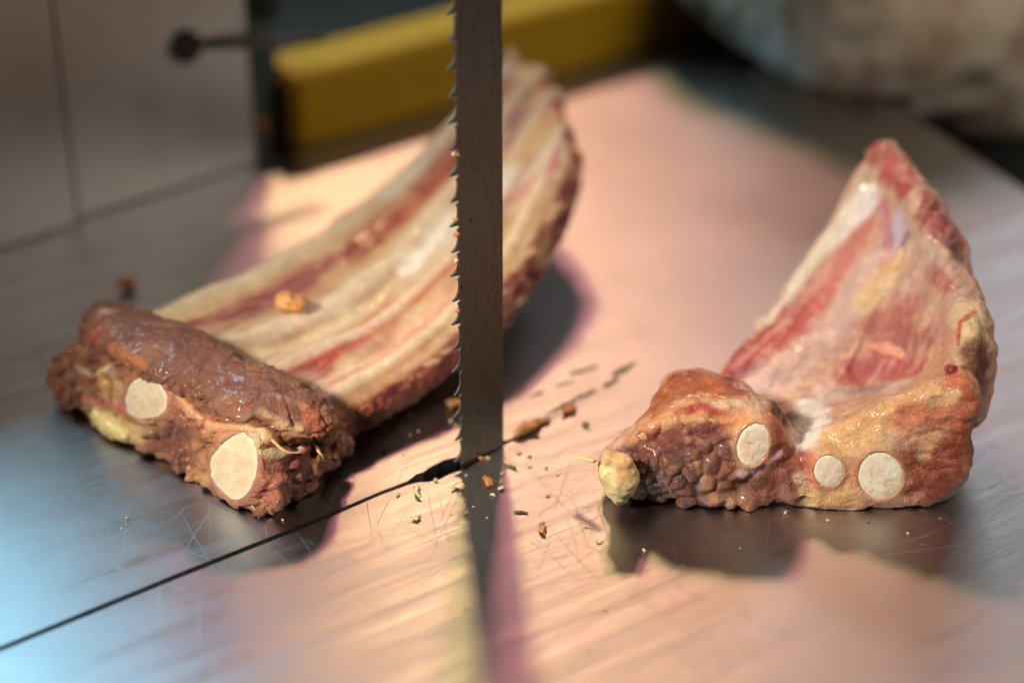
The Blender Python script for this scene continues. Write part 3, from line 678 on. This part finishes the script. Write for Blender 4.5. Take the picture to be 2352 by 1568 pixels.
for i, ((a, b, c), r) in enumerate((([(622, 1005), (655, 1035), (690, 1040)], (1.0, .8, .3)), ([(560, 1130), (580, 1160), (596, 1192)], (.8, .5, .2)), ([(700, 985), (693, 1005), (690, 1032)], (.25, .2, .2)), ([(720, 1015), (735, 1040), (742, 1052)], (.9, .7, .3)))):
    p0 = anchor(SA, *a, .5); dd = np.linalg.norm(p0-CAM*1000)
    mk = lambda q, o: CAM*1000+(np.array(ray(*q)))*((p0-CAM*1000)@fw-o)
    strand('sinew', [p0, mk(b, 1.5), mk(c, 1.0)], r, M_fat, rackL, (srgb(206, 160, 116), FATP, CREAM, FAT)[i])

# ------------------------------------------------------------------ right piece
rackR = empty('rib_piece', 'short raw rib piece with round sawn bone ends, lying right of the blade', 'meat')
rowsR = [
    [(1640, 985, 6), (1850, 1005, 16), (2040, 942, 30), (2205, 890, 41)],
    [(1648, 905, 8), (1855, 915, 13), (2060, 868, 19), (2222, 830, 42)],
    [(1665, 850, 12), (1850, 850, 17), (2060, 770, 26), (2222, 760, 47)],
    [(1790, 700, 22), (1910, 690, 26), (2060, 645, 35), (2195, 620, 53)],
    [(1915, 515, 42), (1985, 515, 45), (2060, 505, 51), (2140, 505, 59)],
    [(1995, 362, 64), (2022, 345, 66), (2050, 352, 67), (2082, 395, 66)]]
def heightslab(F, rows, thick, k=5.0):
    u = np.linspace(0, 1, 90); v = np.linspace(0, 1, 60); UU, WW = [a.ravel() for a in np.meshgrid(u, v, indexing='ij')]
    R = [[MM(*c) for c in r] for r in rows]; P3 = sheet(R, UU, WW)
    nx, ny = len(F.ax[0]), len(F.ax[1]); zt = np.full((nx, ny), -99.0); th = np.zeros((nx, ny))
    u = np.linspace(0, 1, 700); v = np.linspace(0, 1, 500); UU, WW = [a.ravel() for a in np.meshgrid(u, v, indexing='ij')]; P3 = sheet(R, UU, WW)
    ix = np.clip(np.round((P3[:, 0]-F.lo[0])/F.h).astype(int), 0, nx-1); iy = np.clip(np.round((P3[:, 1]-F.lo[1])/F.h).astype(int), 0, ny-1)
    zt[ix, iy] = P3[:, 2]; th[ix, iy] = thick(UU, WW); inside = zt > -50
    # distance to the plan border, by repeated dilation of the heights outward
    dist = np.where(inside, 0.0, 99.0); zz = zt.copy(); tt = th.copy()
    for it in range(14):
        grow = zz < -50
        for ax, s in ((0, 1), (0, -1), (1, 1), (1, -1)):
            r = np.roll(zz, s, ax); rt_ = np.roll(tt, s, ax); rd = np.roll(dist, s, ax)
            m = grow & (r > -50); zz = np.where(m, r, zz); tt = np.where(m, rt_, tt); dist = np.where(m, np.minimum(dist, rd+F.h), dist)
    for it in range(26):
        zb = zz > -50; acc = np.zeros_like(zz); cnt = np.zeros_like(zz)
        for dx in (-1, 0, 1):
            for dy in (-1, 0, 1):
                r = np.roll(np.roll(zz, dx, 0), dy, 1); ok = r > -50; acc += np.where(ok, r, 0); cnt += ok
        zz = np.where(zb, acc/np.maximum(cnt, 1), zz); tt = np.where(zb, (np.roll(tt, 1, 0)+np.roll(tt, -1, 0)+np.roll(tt, 1, 1)+np.roll(tt, -1, 1))/4, tt)
        dist = np.where(dist > 0, (dist*2+np.roll(dist, 1, 0)+np.roll(dist, -1, 0)+np.roll(dist, 1, 1)+np.roll(dist, -1, 1))/6, dist) if it < 3 else dist
    Z = F.ax[2][None, None, :]; gx, gy = np.gradient(np.where(zz > -50, zz, 0), F.h); sl = np.clip(np.sqrt(1+np.clip(gx, -2, 2)**2+np.clip(gy, -2, 2)**2), 1, 2.2)[:, :, None]
    mid = (zz-tt/2)[:, :, None]; q = np.abs(Z-mid)/sl-(tt/2)[:, :, None]/1.0+2.0
    d = np.sqrt(np.maximum(q, 0)**2+dist[:, :, None]**2)+np.minimum(q, 0)-2.0
    d = np.where(zz[:, :, None] > -50, d, 30)
    F.add(tuple([slice(None)]*3), d.astype(np.float32), k)
NR = np.array([0.02, -.97, .22])
def br(F):
    heightslab(F, rowsR, lambda u, v: 12+4*v-3*u, 5)
    E = F.ell
    # right lobe
    E((118, -24, 8), (20, 11, 12), 5); E((136, -23, 12), (20, 11, 17), 5); E((144, -20, 17), (13, 12, 18), 5); E((150, -12, 25), (6, 12, 12), 5); F.chain([(*MM(1872, 1018, 17), 3), (*MM(1960, 985, 23), 3.5), (*MM(2060, 940, 30), 4), (*MM(2200, 893, 37), 4)], 5); E((140, -14, 7), (13, 14, 8), 4)
    # valley and left lobe
    E((104, -19, 6), (16, 14, 9), 4); E((69, -18, 13), (24, 15, 18), 6); E((82, -17, 17), (19, 15, 17), 6); E((68, -6, 19), (13, 15, 13), 5); E((50, -19, 8), (12, 12, 10), 4); E((76, -3, 17), (16, 14, 14), 6); E((80, -20, 3.5), (24, 14, 5), 3)
    # thick outer edge with lumps and the tip
    F.chain([(*MM(2200, 915, 34), 6), (*MM(2222, 800, 40), 7), (*MM(2210, 700, 44), 7), (*MM(2172, 580, 51), 6.5), (*MM(2125, 490, 56), 6.5), (*MM(2065, 410, 61), 6), (*MM(2030, 362, 65), 5)], 4)
    E(MM(2222, 860, 26), (8, 18, 18), 4); E(MM(2222, 735, 46), (7, 9, 7), 3); E(MM(2152, 545, 56), (7, 9, 7), 3); E(MM(2030, 350, 66), (5, 5, 5), 3); E(MM(2112, 470, 60), (6, 8, 6), 3)
    F.cut((100, -33.5, 0), NR, 3.0)
def dr(S):
    V = S.V.copy(); x, y, z = V.T
    face = sstep(-22, -29, y-.2*z)
    lobeL = sstep(104, 94, x+3*vnoise(V, 8, 3))*sstep(10, -6, y)
    d1, d2 = worley(V+2.5*np.stack([vnoise(V, 7, k) for k in (1, 2, 3)], 1), 6.6, 14); cell = np.sqrt(np.clip(1-(d1/.95)**2, 0, 1))*(.45+.55*sstep(-.05, .4, d2-d1))*sstep(-.5, .3, vnoise(V, 9, 71)+.2)
    grape = lobeL*face*sstep(98, 84, x)*sstep(34, 24, z+.0*x)*sstep(44, 52, x)
    S.disp(grape*(cell-.6)*2.2+fbm(V, 12, 3, 2)*1.0+fbm(V, 4.5, 4, 9)*(.5+.4*lobeL)+(1-grape)*face*fbm(V, (6, 6, 3), 4, 99)*.6); 
    rim = sstep(165, 172, x) + sstep(-2, 4, y)*sstep(0, 10, x-(118+.35*y)*1.0-14)
    S.disp(fbm(V, 5, 4, 91)*1.3*sstep(120, 165, x)*sstep(-5, 10, y)); S.N = vnormals(S.V, S.Q)
    S.ridged((10, 10, 5), .6, 71, (1-.75*sstep(5, 15, y))*(1-.7*grape)); tipm = sstep(58, 66, z); S.disp(fbm(V, 4, 3, 93)*1.6*tipm); S.refresh()
    q = S.push
    q([(1450, 1015, 3), (1520, 968, 3), (1600, 938, 3), (1700, 932, 3), (1760, 962, 3)], 1.4); q([(1545, 865, 5), (1610, 862, 5), (1660, 885, 4)], 1.6); q([(1480, 1178, 3), (1560, 1188, 3), (1660, 1182, 3), (1720, 1166, 2)], 1.5)
    q([(1940, 850, 1.4), (1985, 760, 1.4), (2030, 670, 1.6), (2060, 600, 2)], 1.2); q([(1745, 745, 2), (1830, 640, 2.5), (1920, 520, 3), (1990, 430, 4)], 1.5); q([(1800, 960, 4), (1830, 1000, 3)], -1.6); q([(1840, 1090, 4), (1850, 1150, 3)], -1.6); q([(1700, 1120, 4), (1780, 1130, 5)], -1.2)
    q([(1870, 1172, 3), (1865, 1185, 2)], 1.5); q([(2085, 950, 3), (2150, 935, 3)], -1.0); q([(2215, 900, 4), (2230, 960, 5)], 1.5); q([(2225, 740, 4), (2235, 780, 4)], 1.5); S.refresh()
    p = S.paint; V = S.V
    n = fbm(V, (9, 9, 7), 4, 41); S.blend(.5*sstep(0, .5, n), srgb(210, 166, 126)); S.blend(.4*sstep(0, .5, -n), FATP)
    # ---- slab: membrane, red strips, white ridges
    p([(1660, 860, 4), (1760, 760, 6), (1850, 650, 6), (1950, 520, 7), (2010, 420, 6)], srgb(214, 176, 150), .8, .7)
    p([(1655, 875, 5), (1720, 815, 7), (1790, 760, 7), (1850, 700, 5.5)], RED, .95, .45); p([(1690, 860, 4), (1740, 840, 4)], REDD, .7, .6)
    p([(1800, 790, 6), (1860, 740, 5), (1900, 670, 4)], srgb(196, 88, 76), .8, .6); p([(1690, 845, .7), (1750, 785, .8), (1800, 740, .6)], srgb(224, 166, 140), .85, .5)
    p([(1880, 660, 6), (1940, 580, 6), (1990, 520, 5)], srgb(206, 128, 108), .85, .6); p([(1870, 710, 2), (1950, 600, 2)], PINK, .7, .6)
    p([(1745, 745, 2.5), (1830, 640, 3.5), (1920, 520, 5), (1990, 430, 6)], CREAM, .95, .5); p([(1900, 570, 2), (2000, 460, 5)], WHITE, .9, .5)
    p([(1760, 880, 8), (1860, 800, 9), (1940, 720, 8), (2010, 610, 6)], srgb(220, 192, 172), .9, .6); p([(1800, 860, 5), (1880, 800, 6)], srgb(196, 164, 140), .6, .7)
    p([(1940, 850, 1.6), (1985, 760, 1.6), (2030, 670, 2), (2060, 600, 3)], CREAM, .9, .6)
    p([(1960, 860, 7), (2020, 840, 8), (2100, 850, 6)], srgb(190, 92, 88), .85, .6); p([(2010, 750, 8), (2080, 720, 10), (2120, 680, 8)], srgb(182, 106, 94), .85, .7); p([(2060, 780, 7), (2130, 780, 6)], srgb(160, 70, 70), .7, .7)
    p([(1990, 700, 5), (2020, 650, 5), (2060, 600, 4)], YEL, .8, .6); p([(2040, 610, 4), (2070, 590, 4)], srgb(222, 168, 120), .8, .6)
    p([(2100, 640, 8), (2170, 640, 8), (2200, 700, 8)], srgb(206, 176, 148), .8, .8); p([(2140, 620, 4), (2180, 660, 3)], srgb(188, 92, 82), .7, .6); p([(2160, 740, 5), (2190, 800, 5)], srgb(200, 150, 128), .7, .7)
    p([(2070, 500, 5), (2050, 560, 5)], srgb(200, 190, 196), .8, .6); p([(2085, 545, 2.4), (2065, 585, 2)], srgb(96, 66, 110), .7, .5); p([(2030, 470, 3), (2040, 560, 3)], srgb(196, 120, 130), .7, .6)
    p([(2100, 560, 7), (2150, 590, 6)], srgb(206, 186, 156), .8, .7)
    p([(2220, 720, 6), (2240, 770, 7), (2215, 800, 5)], srgb(230, 208, 158), .9, .6); p([(2200, 790, .9), (2205, 740, 1), (2240, 715, 1)], srgb(196, 96, 76), .8, .5)
    p([(2250, 830, 8), (2255, 880, 8)], srgb(126, 72, 46), .95, .5); p([(2262, 660, 4), (2240, 640, 4)], srgb(196, 120, 90), .7, .6)
    p([(2120, 460, 6), (2160, 500, 7), (2190, 550, 6)], srgb(164, 70, 52), .95, .5); p([(2190, 560, 4), (2200, 590, 4)], srgb(98, 50, 36), .8, .6); p([(2100, 450, 3), (2095, 480, 3)], FATP, .8, .6)
    p([(2010, 345, 6), (2060, 370, 7), (2080, 420, 6)], srgb(190, 106, 78), .9, .6); p([(2040, 400, 4), (2075, 440, 4)], srgb(186, 66, 60), .85, .6); p([(2030, 380, 3), (2060, 395, 2)], PINK, .6, .6)
    # ---- left lobe
    p([(1500, 930, 9), (1560, 880, 10), (1640, 890, 9), (1690, 900, 6)], srgb(180, 106, 64), .9, .6); p([(1545, 870, 4), (1600, 865, 4)], srgb(166, 92, 54), .7, .7)
    p([(1450, 1010, 3), (1520, 960, 4), (1600, 935, 5), (1690, 935, 6), (1750, 960, 6)], srgb(226, 168, 112), .95, .6); p([(1560, 945, 2), (1620, 930, 2.4), (1660, 945, 2)], srgb(178, 66, 54), .8, .6)
    p([(1640, 925, 2), (1720, 925, 3), (1760, 950, 3)], FATP, .8, .6); p([(1500, 995, 3), (1580, 985, 4), (1680, 975, 5)], FATO, .7, .7)
    p([(1460, 1060, 7), (1500, 1090, 11), (1560, 1070, 12), (1600, 1130, 12), (1520, 1150, 10), (1640, 1060, 8), (1620, 1010, 6)], srgb(116, 72, 54), .95, .4); p([(1500, 1020, 5), (1570, 1000, 6), (1640, 990, 4)], srgb(136, 66, 50), .8, .6)
    p([(1440, 1140, 5), (1470, 1160, 5)], srgb(122, 38, 32), .8, .6); p([(1640, 1040, 5), (1660, 1100, 6)], srgb(150, 98, 70), .8, .7); p([(1600, 1060, 1.5), (1625, 1110, 2), (1640, 1150, 2)], srgb(200, 156, 116), .7, .7)
    p([(1690, 1110, 5), (1760, 1120, 8), (1830, 1150, 7)], srgb(132, 84, 58), .85, .6); p([(1560, 1185, 6), (1660, 1175, 7), (1720, 1165, 5)], srgb(150, 96, 62), .8, .7)
    p([(1780, 980, 5), (1790, 1020, 5), (1760, 1060, 4)], srgb(214, 128, 92), .85, .6); p([(1800, 1040, 5), (1830, 1080, 6), (1800, 1110, 5)], srgb(140, 66, 46), .85, .6); p([(1700, 1090, 1.6), (1760, 1070, 1.8), (1790, 1040, 1.4)], srgb(206, 176, 168), .7, .5)
    p([(1840, 1100, 3), (1860, 1150, 3)], FATP, .8, .6)
    # ---- valley: dark strip and white sinew
    p([(1780, 930, 4), (1810, 960, 5), (1835, 990, 3)], srgb(92, 48, 34), .9, .5); p([(1860, 930, 6), (1870, 980, 7), (1850, 1010, 5)], WHITE, .95, .5); p([(1900, 910, 5), (1980, 900, 5), (2060, 890, 5)], srgb(222, 204, 182), .85, .7)
    p([(1960, 900, 4), (2020, 890, 4)], srgb(160, 132, 116), .7, .6); p([(1810, 940, .5), (1850, 1010, .5)], srgb(200, 190, 190), .7, .4); p([(1830, 930, .5), (1840, 985, .5)], srgb(200, 180, 170), .7, .4)
    # ---- right lobe face
    p([(1900, 1010, 6), (2000, 980, 6), (2100, 930, 7), (2200, 890, 6)], srgb(228, 184, 128), .85, .6); p([(1900, 1040, 5), (2000, 1020, 6)], srgb(216, 186, 130), .6, .8)
    p([(2080, 960, 5), (2140, 960, 6)], srgb(190, 112, 82), .75, .7); p([(2210, 890, 6), (2230, 950, 8), (2215, 1010, 7)], srgb(184, 104, 66), .9, .6); p([(2110, 1060, 8), (2170, 1070, 12), (2150, 1120, 9)], srgb(150, 76, 44), .95, .5); p([(2090, 1130, 3), (2110, 1110, 3)], srgb(140, 36, 26), .8, .6)
    p([(1860, 1060, 3), (1870, 1110, 3)], srgb(206, 116, 82), .7, .6); p([(1960, 1060, 2), (1965, 1110, 2)], srgb(206, 130, 86), .7, .6); p([(1880, 1140, 4), (1940, 1140, 4)], srgb(224, 184, 124), .8, .7); p([(2150, 1000, 2), (2120, 1040, 3)], srgb(226, 190, 140), .8, .6)
    p([(2140, 920, 2), (2190, 905, 3)], srgb(230, 196, 150), .7, .6); p([(2185, 850, 3), (2195, 870, 3)], srgb(214, 140, 106), .9, .5); p([(2180, 845, 1.4), (2190, 850, 1.4)], srgb(168, 16, 40), .95, .4)
    # small torn specks and fibres
    d_ = MM(2000, 420, 58)-MM(1680, 860, 14); d_ /= np.linalg.norm(d_); e_ = np.cross(d_, [0, 0, 1.0]); e_ /= np.linalg.norm(e_); g_ = np.cross(d_, e_)
    pr = np.stack([S.V@d_, S.V@e_, S.V@g_], 1); sl_ = sstep(0, 12, S.V[:, 1]); S.streaks(pr, (22, 1.8, 3), 25, .42, srgb(228, 204, 180), sl_)
    S.streaks(S.V, (3.2, 3.2, 2.2), 35, .30, srgb(222, 180, 134), 1-sl_); S.blend(.5*sstep(.42, .7, fbm(S.V, 2.6, 3, 45)), srgb(178, 84, 60))
    S.blend(.10*sl_, srgb(232, 206, 196)); S.C = S.C*np.array([1.0, .98, 1.10])
    p([(1860, 935, 5), (1868, 980, 6), (1852, 1008, 4)], WHITE, .6, .8); p([(1985, 440, 3), (1925, 520, 3), (1840, 635, 2.4), (1760, 735, 2)], srgb(236, 226, 206), .8, .7)
def drs(S):
    dr(S); SEAT_SR.extend(S.seat(o, NR, .4) for o in OUT_SR); S.refresh()
bodyR, SR = blob_part('rib_body', br, (30, -48, -1), (196, 130, 84), .62, srgb(216, 178, 142), M_meat, rackR, drs, 1.26)
flat_bone('rib_bone', SEAT_SR.pop(0), OUT_SR[0], rackR, NR, 5, .12, .80, srgb(232, 208, 178), srgb(240, 224, 196), seed=41)
flat_bone('rib_bone', SEAT_SR.pop(0), OUT_SR[1], rackR, NR, 5, .12, .84, srgb(236, 214, 186), srgb(240, 224, 196), seed=51)
flat_bone('rib_bone', SEAT_SR.pop(0), OUT_SR[2], rackR, NR, 5, .12, .88, srgb(240, 224, 198), srgb(240, 224, 196), seed=61)
def cart(F):
    F.chain([(*MM(1398, 1052, 21), 2.0), (*MM(1396, 1085, 16), 2.4), (*MM(1408, 1122, 9), 2.3), (*MM(1422, 1148, 4.5), 1.8)], 2); F.chain([(*MM(1400, 1050, 21), 2.2), (*MM(1432, 1062, 20), 2.6), (*MM(1440, 1100, 14), 3), (*MM(1428, 1140, 7), 2.4)], 2); F.ell(MM(1428, 1095, 14), (5, 5, 6), 2)
def dcart(S):
    S.ridged((5, 5, 4), .35, 13); S.disp(fbm(S.V, 3, 3, 3)*.6); S.refresh(); S.paint([(1390, 1048, 3), (1425, 1052, 4), (1440, 1090, 4)], srgb(212, 156, 108), .7, .9); S.paint([(1385, 1085, 3), (1395, 1120, 3)], srgb(228, 206, 142), .8, .7)
blob_part('cartilage', cart, (30, -52, -1), (62, -8, 34), .6, srgb(226, 202, 152), M_fat, rackR, dcart)
strand('sinew', [MM(1365, 1058, 14), MM(1340, 1052, 13), MM(1312, 1046, 12)], (1.2, .9, 1.0), M_fat, rackR, YEL)

soft_bit('meat_scrap', [(2005, 795, 1.2), (2040, 800, 2.4), (2075, 815, 2.0)], srgb(216, 160, 136), rackR, SR, M_fat, .1, 21)
soft_bit('fat_lump', [(2000, 690, 2.6), (2030, 645, 2.2), (2065, 605, 2.6), (2075, 575, 1.6)], srgb(216, 182, 140), rackR, SR, M_fat, .7, 22)
soft_bit('fat_lump', [(1480, 1000, 1.8), (1530, 975, 2.4), (1580, 962, 2.0), (1640, 965, 1.8)], srgb(204, 156, 112), rackR, SR, M_meat, .85, 24)
soft_bit('blood_spot', [(2180, 846, 1.6), (2188, 852, 1.8)], srgb(150, 14, 34), rackR, SR, M_meat, .3, 26)
for i_, path in enumerate(([(1490, 1100, 2.2), (1495, 1085, 2.4)], [(1520, 1058, 2.6), (1530, 1062, 2.4)], [(1545, 1110, 2.6), (1560, 1105, 2.6)], [(1480, 1060, 2.2), (1490, 1050, 2.4)], [(1505, 1140, 2.4), (1520, 1135, 2.6)], [(1570, 1150, 2.6), (1590, 1145, 2.4)], [(1580, 1080, 2.0), (1590, 1095, 2.2)], [(1460, 1130, 2.2), (1465, 1120, 2.0)])):
    soft_bit('meat_lobule', path, (srgb(122, 74, 56), srgb(140, 90, 66), srgb(108, 62, 50))[i_ % 3], rackR, SR, M_flap, .72, 30+i_)

# ------------------------------------------------------------------ pale carcass behind the table corner
def bc(F):
    C_ = lambda px, py, r, z=0: (*(MM(px, py, z)+np.array([0, .34*r, r*.96])), r)
    F.chain([C_(1540, -75, 56), C_(1760, 85, 60), C_(1985, 225, 62, -12), C_(2160, 285, 68, -38), C_(2340, 325, 72, -58), C_(2700, 400, 76, -85)], 30)
def dc(S):
    S.disp(fbm(S.V, 60, 3, 3)*7+fbm(S.V, 14, 3, 5)*2.5); S.refresh(); n = fbm(S.V, 40, 4, 8)
    S.blend(sstep(-.1, .4, n), srgb(222, 200, 172)); S.blend(sstep(.05, .5, -n), srgb(240, 228, 212)); S.blend(.5*sstep(.15, .5, fbm(S.V, 26, 4, 18)), srgb(176, 140, 112)); S.blend(.6*sstep(.25, .5, fbm(S.V, 18, 4, 28)), srgb(150, 80, 66))
F = Field((20, 160, -150), (640, 780, 190), 4.0); bc(F); V, Q = F.mesh(); S = Skin(V, Q, srgb(214, 196, 170)); dc(S); S.V[:, 2] = np.where(S.V[:, 0] < 200, np.maximum(S.V[:, 2], .2), S.V[:, 2])
tag(mesh_obj('carcass', S.V, S.Q, M_fat, None, S.C), 'large pale fat-covered carcass piece at the back right edge of the table', 'meat')

# ------------------------------------------------------------------ crumbs of meat, fat and bone
def crumb(px, py, size, c, stretch=1.6, ang=None, z=0.0, label='tiny pale crumb of bone and fat lying on the steel table', group='crumbs on the steel table', name='meat_crumb', on=None, tall=.6):
    """px, py in the 2352 px view; size in mm"""
    bm = bmesh.new(); bmesh.ops.create_icosphere(bm, subdivisions=3, radius=1.0); V = np.array([v.co[:] for v in bm.verts]); F = [[v.index for v in f.verts] for f in bm.faces]; bm.free()
    sd = random.randint(0, 9999); V = V*(1+1.1*fbm(V*1.0, .9, 4, sd, .75))[:, None]
    V = V*(1+.28*(np.random.rand(len(V))-.5))[:, None]
    a = random.uniform(0, 3.14) if ang is None else ang; s = size/2
    V = V*np.array([s*stretch, s, s*tall]); V[:, 1] += .25*np.sin(V[:, 0]/s*1.7+sd)*s; R = np.array([[math.cos(a), -math.sin(a), 0], [math.sin(a), math.cos(a), 0], [0, 0, 1]]); V = V@R.T
    C = np.tile(np.asarray(c), (len(V), 1))*(1+.35*fbm(V, size*.4, 3, sd+1))[:, None]
    V[:, 2] -= V[:, 2].min()
    p = MM(px, py, z) if on is None else on.hit(px, py)
    o = mesh_obj(name, V, F, M_crumb, None, C); o.location = Vector(p/1000.0)
    return tag(o, label, 'meat crumb', group)
PALE = srgb(204, 182, 134); ORN = srgb(186, 122, 72); BRN = srgb(150, 104, 60)
def auto(px, py, size, c):
    tone = {id(PALE): 'pale', id(ORN): 'orange', id(BRN): 'brown'}[id(c)]; big = 'tiny' if size < 1.15 else 'small'
    ys = 1490-.42*px
    if 1062 < px < 1180 and py > 1040: zone = 'inside the dark streak below the blade'
    elif px < 720 and py > 1150: zone = 'on the dark steel in front of the long rack'
    elif px < 1062 and py < ys+55: zone = 'behind the slot, between the long rack and the blade'
    elif px < 1062: zone = 'on the bright steel before the slot, left of the dark streak'
    elif px > 1360 and 1165 < py < 1290: zone = 'in the shadow before the short rib piece'
    elif py > 1250: zone = 'on the bare steel at the lower middle of the table'
    else: zone = 'between the blade foot and the short rib piece'
    return dict(label=f'{big} {tone} crumb {zone}', group=f'{tone} crumbs {zone}')
def z6(x, y): return ((1400+x/2.24)/1.7415, (1500+y/2.24)/1.7415)
U1 = dict(group=None)
crumb(*z6(1238, 965), 2.4, ORN, 2.4, 1.9, label='orange shred of meat lying in the dark streak below the blade', **U1)
crumb(*z6(1730, 1390), 2.0, ORN, 3.2, 1.55, label='long orange shred of meat on the table right of the dark streak', **U1)
crumb(*z6(1590, 505), 3.8, srgb(214, 152, 92), 2.6, .78, tall=.9, label='orange scrap of fat caught in the slot just behind the blade', **U1)
crumb(*z6(1730, 430), 2.6, srgb(190, 140, 80), 2.4, .78, label='tan scrap of fat trailing along the slot behind the orange one', **U1)
crumb(*z6(1970, 330), 3.2, srgb(190, 120, 70), 1.5, .6, label='blurred brown scrap beside the slot, farthest behind the blade', **U1)
crumb(*z6(930, 275), 3.4, BRN, 1.7, .4, label='brown scrap of fat on the table left of the blade teeth', **U1)
crumb(*z6(195, 385), 3.0, ORN, 2.0, 2.2, tall=.8, label='tan scrap of fat on the table under the edge of the long rack', **U1)
crumb(*z6(605, 1060), 2.2, PALE, 2.2, 1.8, tall=1.1, label='pale upright sliver of fat in front of the slot left of the dark streak', **U1)
crumb(*z6(1435, 800), 2.2, PALE, 2.2, 2.3, label='pale green-white sliver right of the blade foot', **U1)
crumb(*z6(985, 1010), 2.4, PALE, 1.6, .3, label='broad pale crumb at the left border of the dark streak below the blade', **U1)
crumb(*z6(1358, 1022), 1.6, PALE, 1.5, label='pale crumb at the right border of the dark streak below the blade', **U1)
crumb(*z6(598, 1295), 1.6, PALE, 1.6, label='small pale sliver in the bright area below the slot', **U1)
crumb(*z6(770, 950), 1.2, PALE, 1.3, label='pale crumb on the lower lip of the worn blade opening', **U1)
crumb(*z6(1520, 1232), 1.0, srgb(90, 86, 50), 4.5, -.15, label='thin dark green thread on the table right of the dark streak', **U1)
crumb(*z6(2105, 455), 2.0, srgb(120, 100, 56), 1.3, label='dark olive crumb left of the short rib piece', **U1)
crumb(2175, 1132, 3.0, FATP, 1.5, .3, tall=.8, label='pale crumb of fat touching the right foot of the short rib piece', **U1)
crumb(660, 722, 6.5, srgb(226, 160, 96), 1.6, -.2, tall=.9, on=SL, label='orange lump of fat lying on top of the long rib rack', **U1)
crumb(295, 666, 5.0, srgb(190, 104, 50), 1.2, 0, tall=.7, label='blurred orange crumb on the table behind the brown muscle flap', **U1)
crumb(600, 310, 5.5, srgb(170, 112, 70), 1.0, 0, z=8, tall=1.2, label='blurred orange blob of fat by the foot of the steel housing', **U1) 
for x, y, s in ((300, 700, 1.5), (540, 540, .9), (615, 505, .8), (780, 550, 1.1), (540, 360, .8), (905, 415, 1.8), (950, 455, 1.1), (430, 1075, 1.4), (475, 715, .7), (30, 575, 1.3), (225, 580, .8), (1165, 745, 1.8), (1235, 745, 1.5), (1365, 885, 1.3), (1300, 955, .9), (1515, 700, 1.4), (1605, 725, 1.6), (1620, 820, 1.3), (1760, 835, 1.5), (1775, 1080, 1.5), (1280, 1075, 1.4), (1105, 1182, .9), (1230, 1280, .8), (1860, 900, .7), (1040, 900, .8), (1495, 200, 1.2), (2125, 1360, 1.1), (25, 955, .7), (910, 1250, .6), (1350, 955, .7)):
    c_ = random.choice([PALE, PALE, PALE, ORN, BRN]); crumb(*z6(x, y), s*.75, c_, random.uniform(1, 1.8), **auto(*z6(x, y), s*.9, c_))
for x, y, s in ((1805, 1178, 1.3), (1900, 1196, 1.5), (1940, 1192, .9), (1995, 1197, 1.2), (2085, 1225, .9), (2160, 1190, .8), (1375, 1245, 1.3), (1480, 1265, 1.2), (1385, 1105, 1), (1390, 1400, 1.2), (1352, 1495, 1.3), (1068, 1395, 1.0), (1570, 1300, .8), (1700, 1260, .8), (292, 1190, 1.2), (280, 1215, .9), (650, 1195, 1.0), (2120, 1252, .9), (1450, 1120, .8), (1350, 1165, .7), (1245, 900, 1.2), (1000, 870, 2.2)):
    c_ = random.choice([PALE, PALE, PALE, ORN, BRN]); crumb(x, y, s*.8, c_, random.uniform(1, 1.8), **auto(x, y, s*.95, c_))

crumb(1005, 1080, 6.0, srgb(120, 78, 44), 2.0, .72, z=-7, tall=.9, label='brown meat residue packed in the worn opening before the blade', name='meat_residue', group=None)

for k, (zz, dx, c_) in enumerate(((58, -.6, ORN), (76, -.9, PALE), (85, -.5, ORN), (90, -.8, ORN), (112, -.7, PALE))):
    o = crumb(1060, 1070, 1.5, c_, 1.3, z=0, name='tooth_residue', tall=.9, label='tiny scrap of meat stuck to the teeth of the saw blade', group='scraps stuck to the saw teeth')
    o.location = Vector((*(bdir*(-BW/2+dx)/1000.0), zz/1000.0))
OLV = srgb(126, 112, 84)
for k, (px, py, sz, st_, a_) in enumerate(((1290, 935, 2.6, 4.5, .80), (1345, 905, 2.0, 5.0, .72), (1400, 880, 2.2, 4.0, .85), (1300, 880, 1.8, 4.0, .6), (1235, 905, 1.6, 3.0, .7), (1430, 850, 2.6, 4.5, .8), (1340, 850, 2.0, 5.5, .55))):
    crumb(px, py, sz, OLV, st_, a_, name='grease_smear', tall=.06, label='thin olive grease smear on the steel beside the slot behind the blade', group='grease smears along the slot behind the blade')
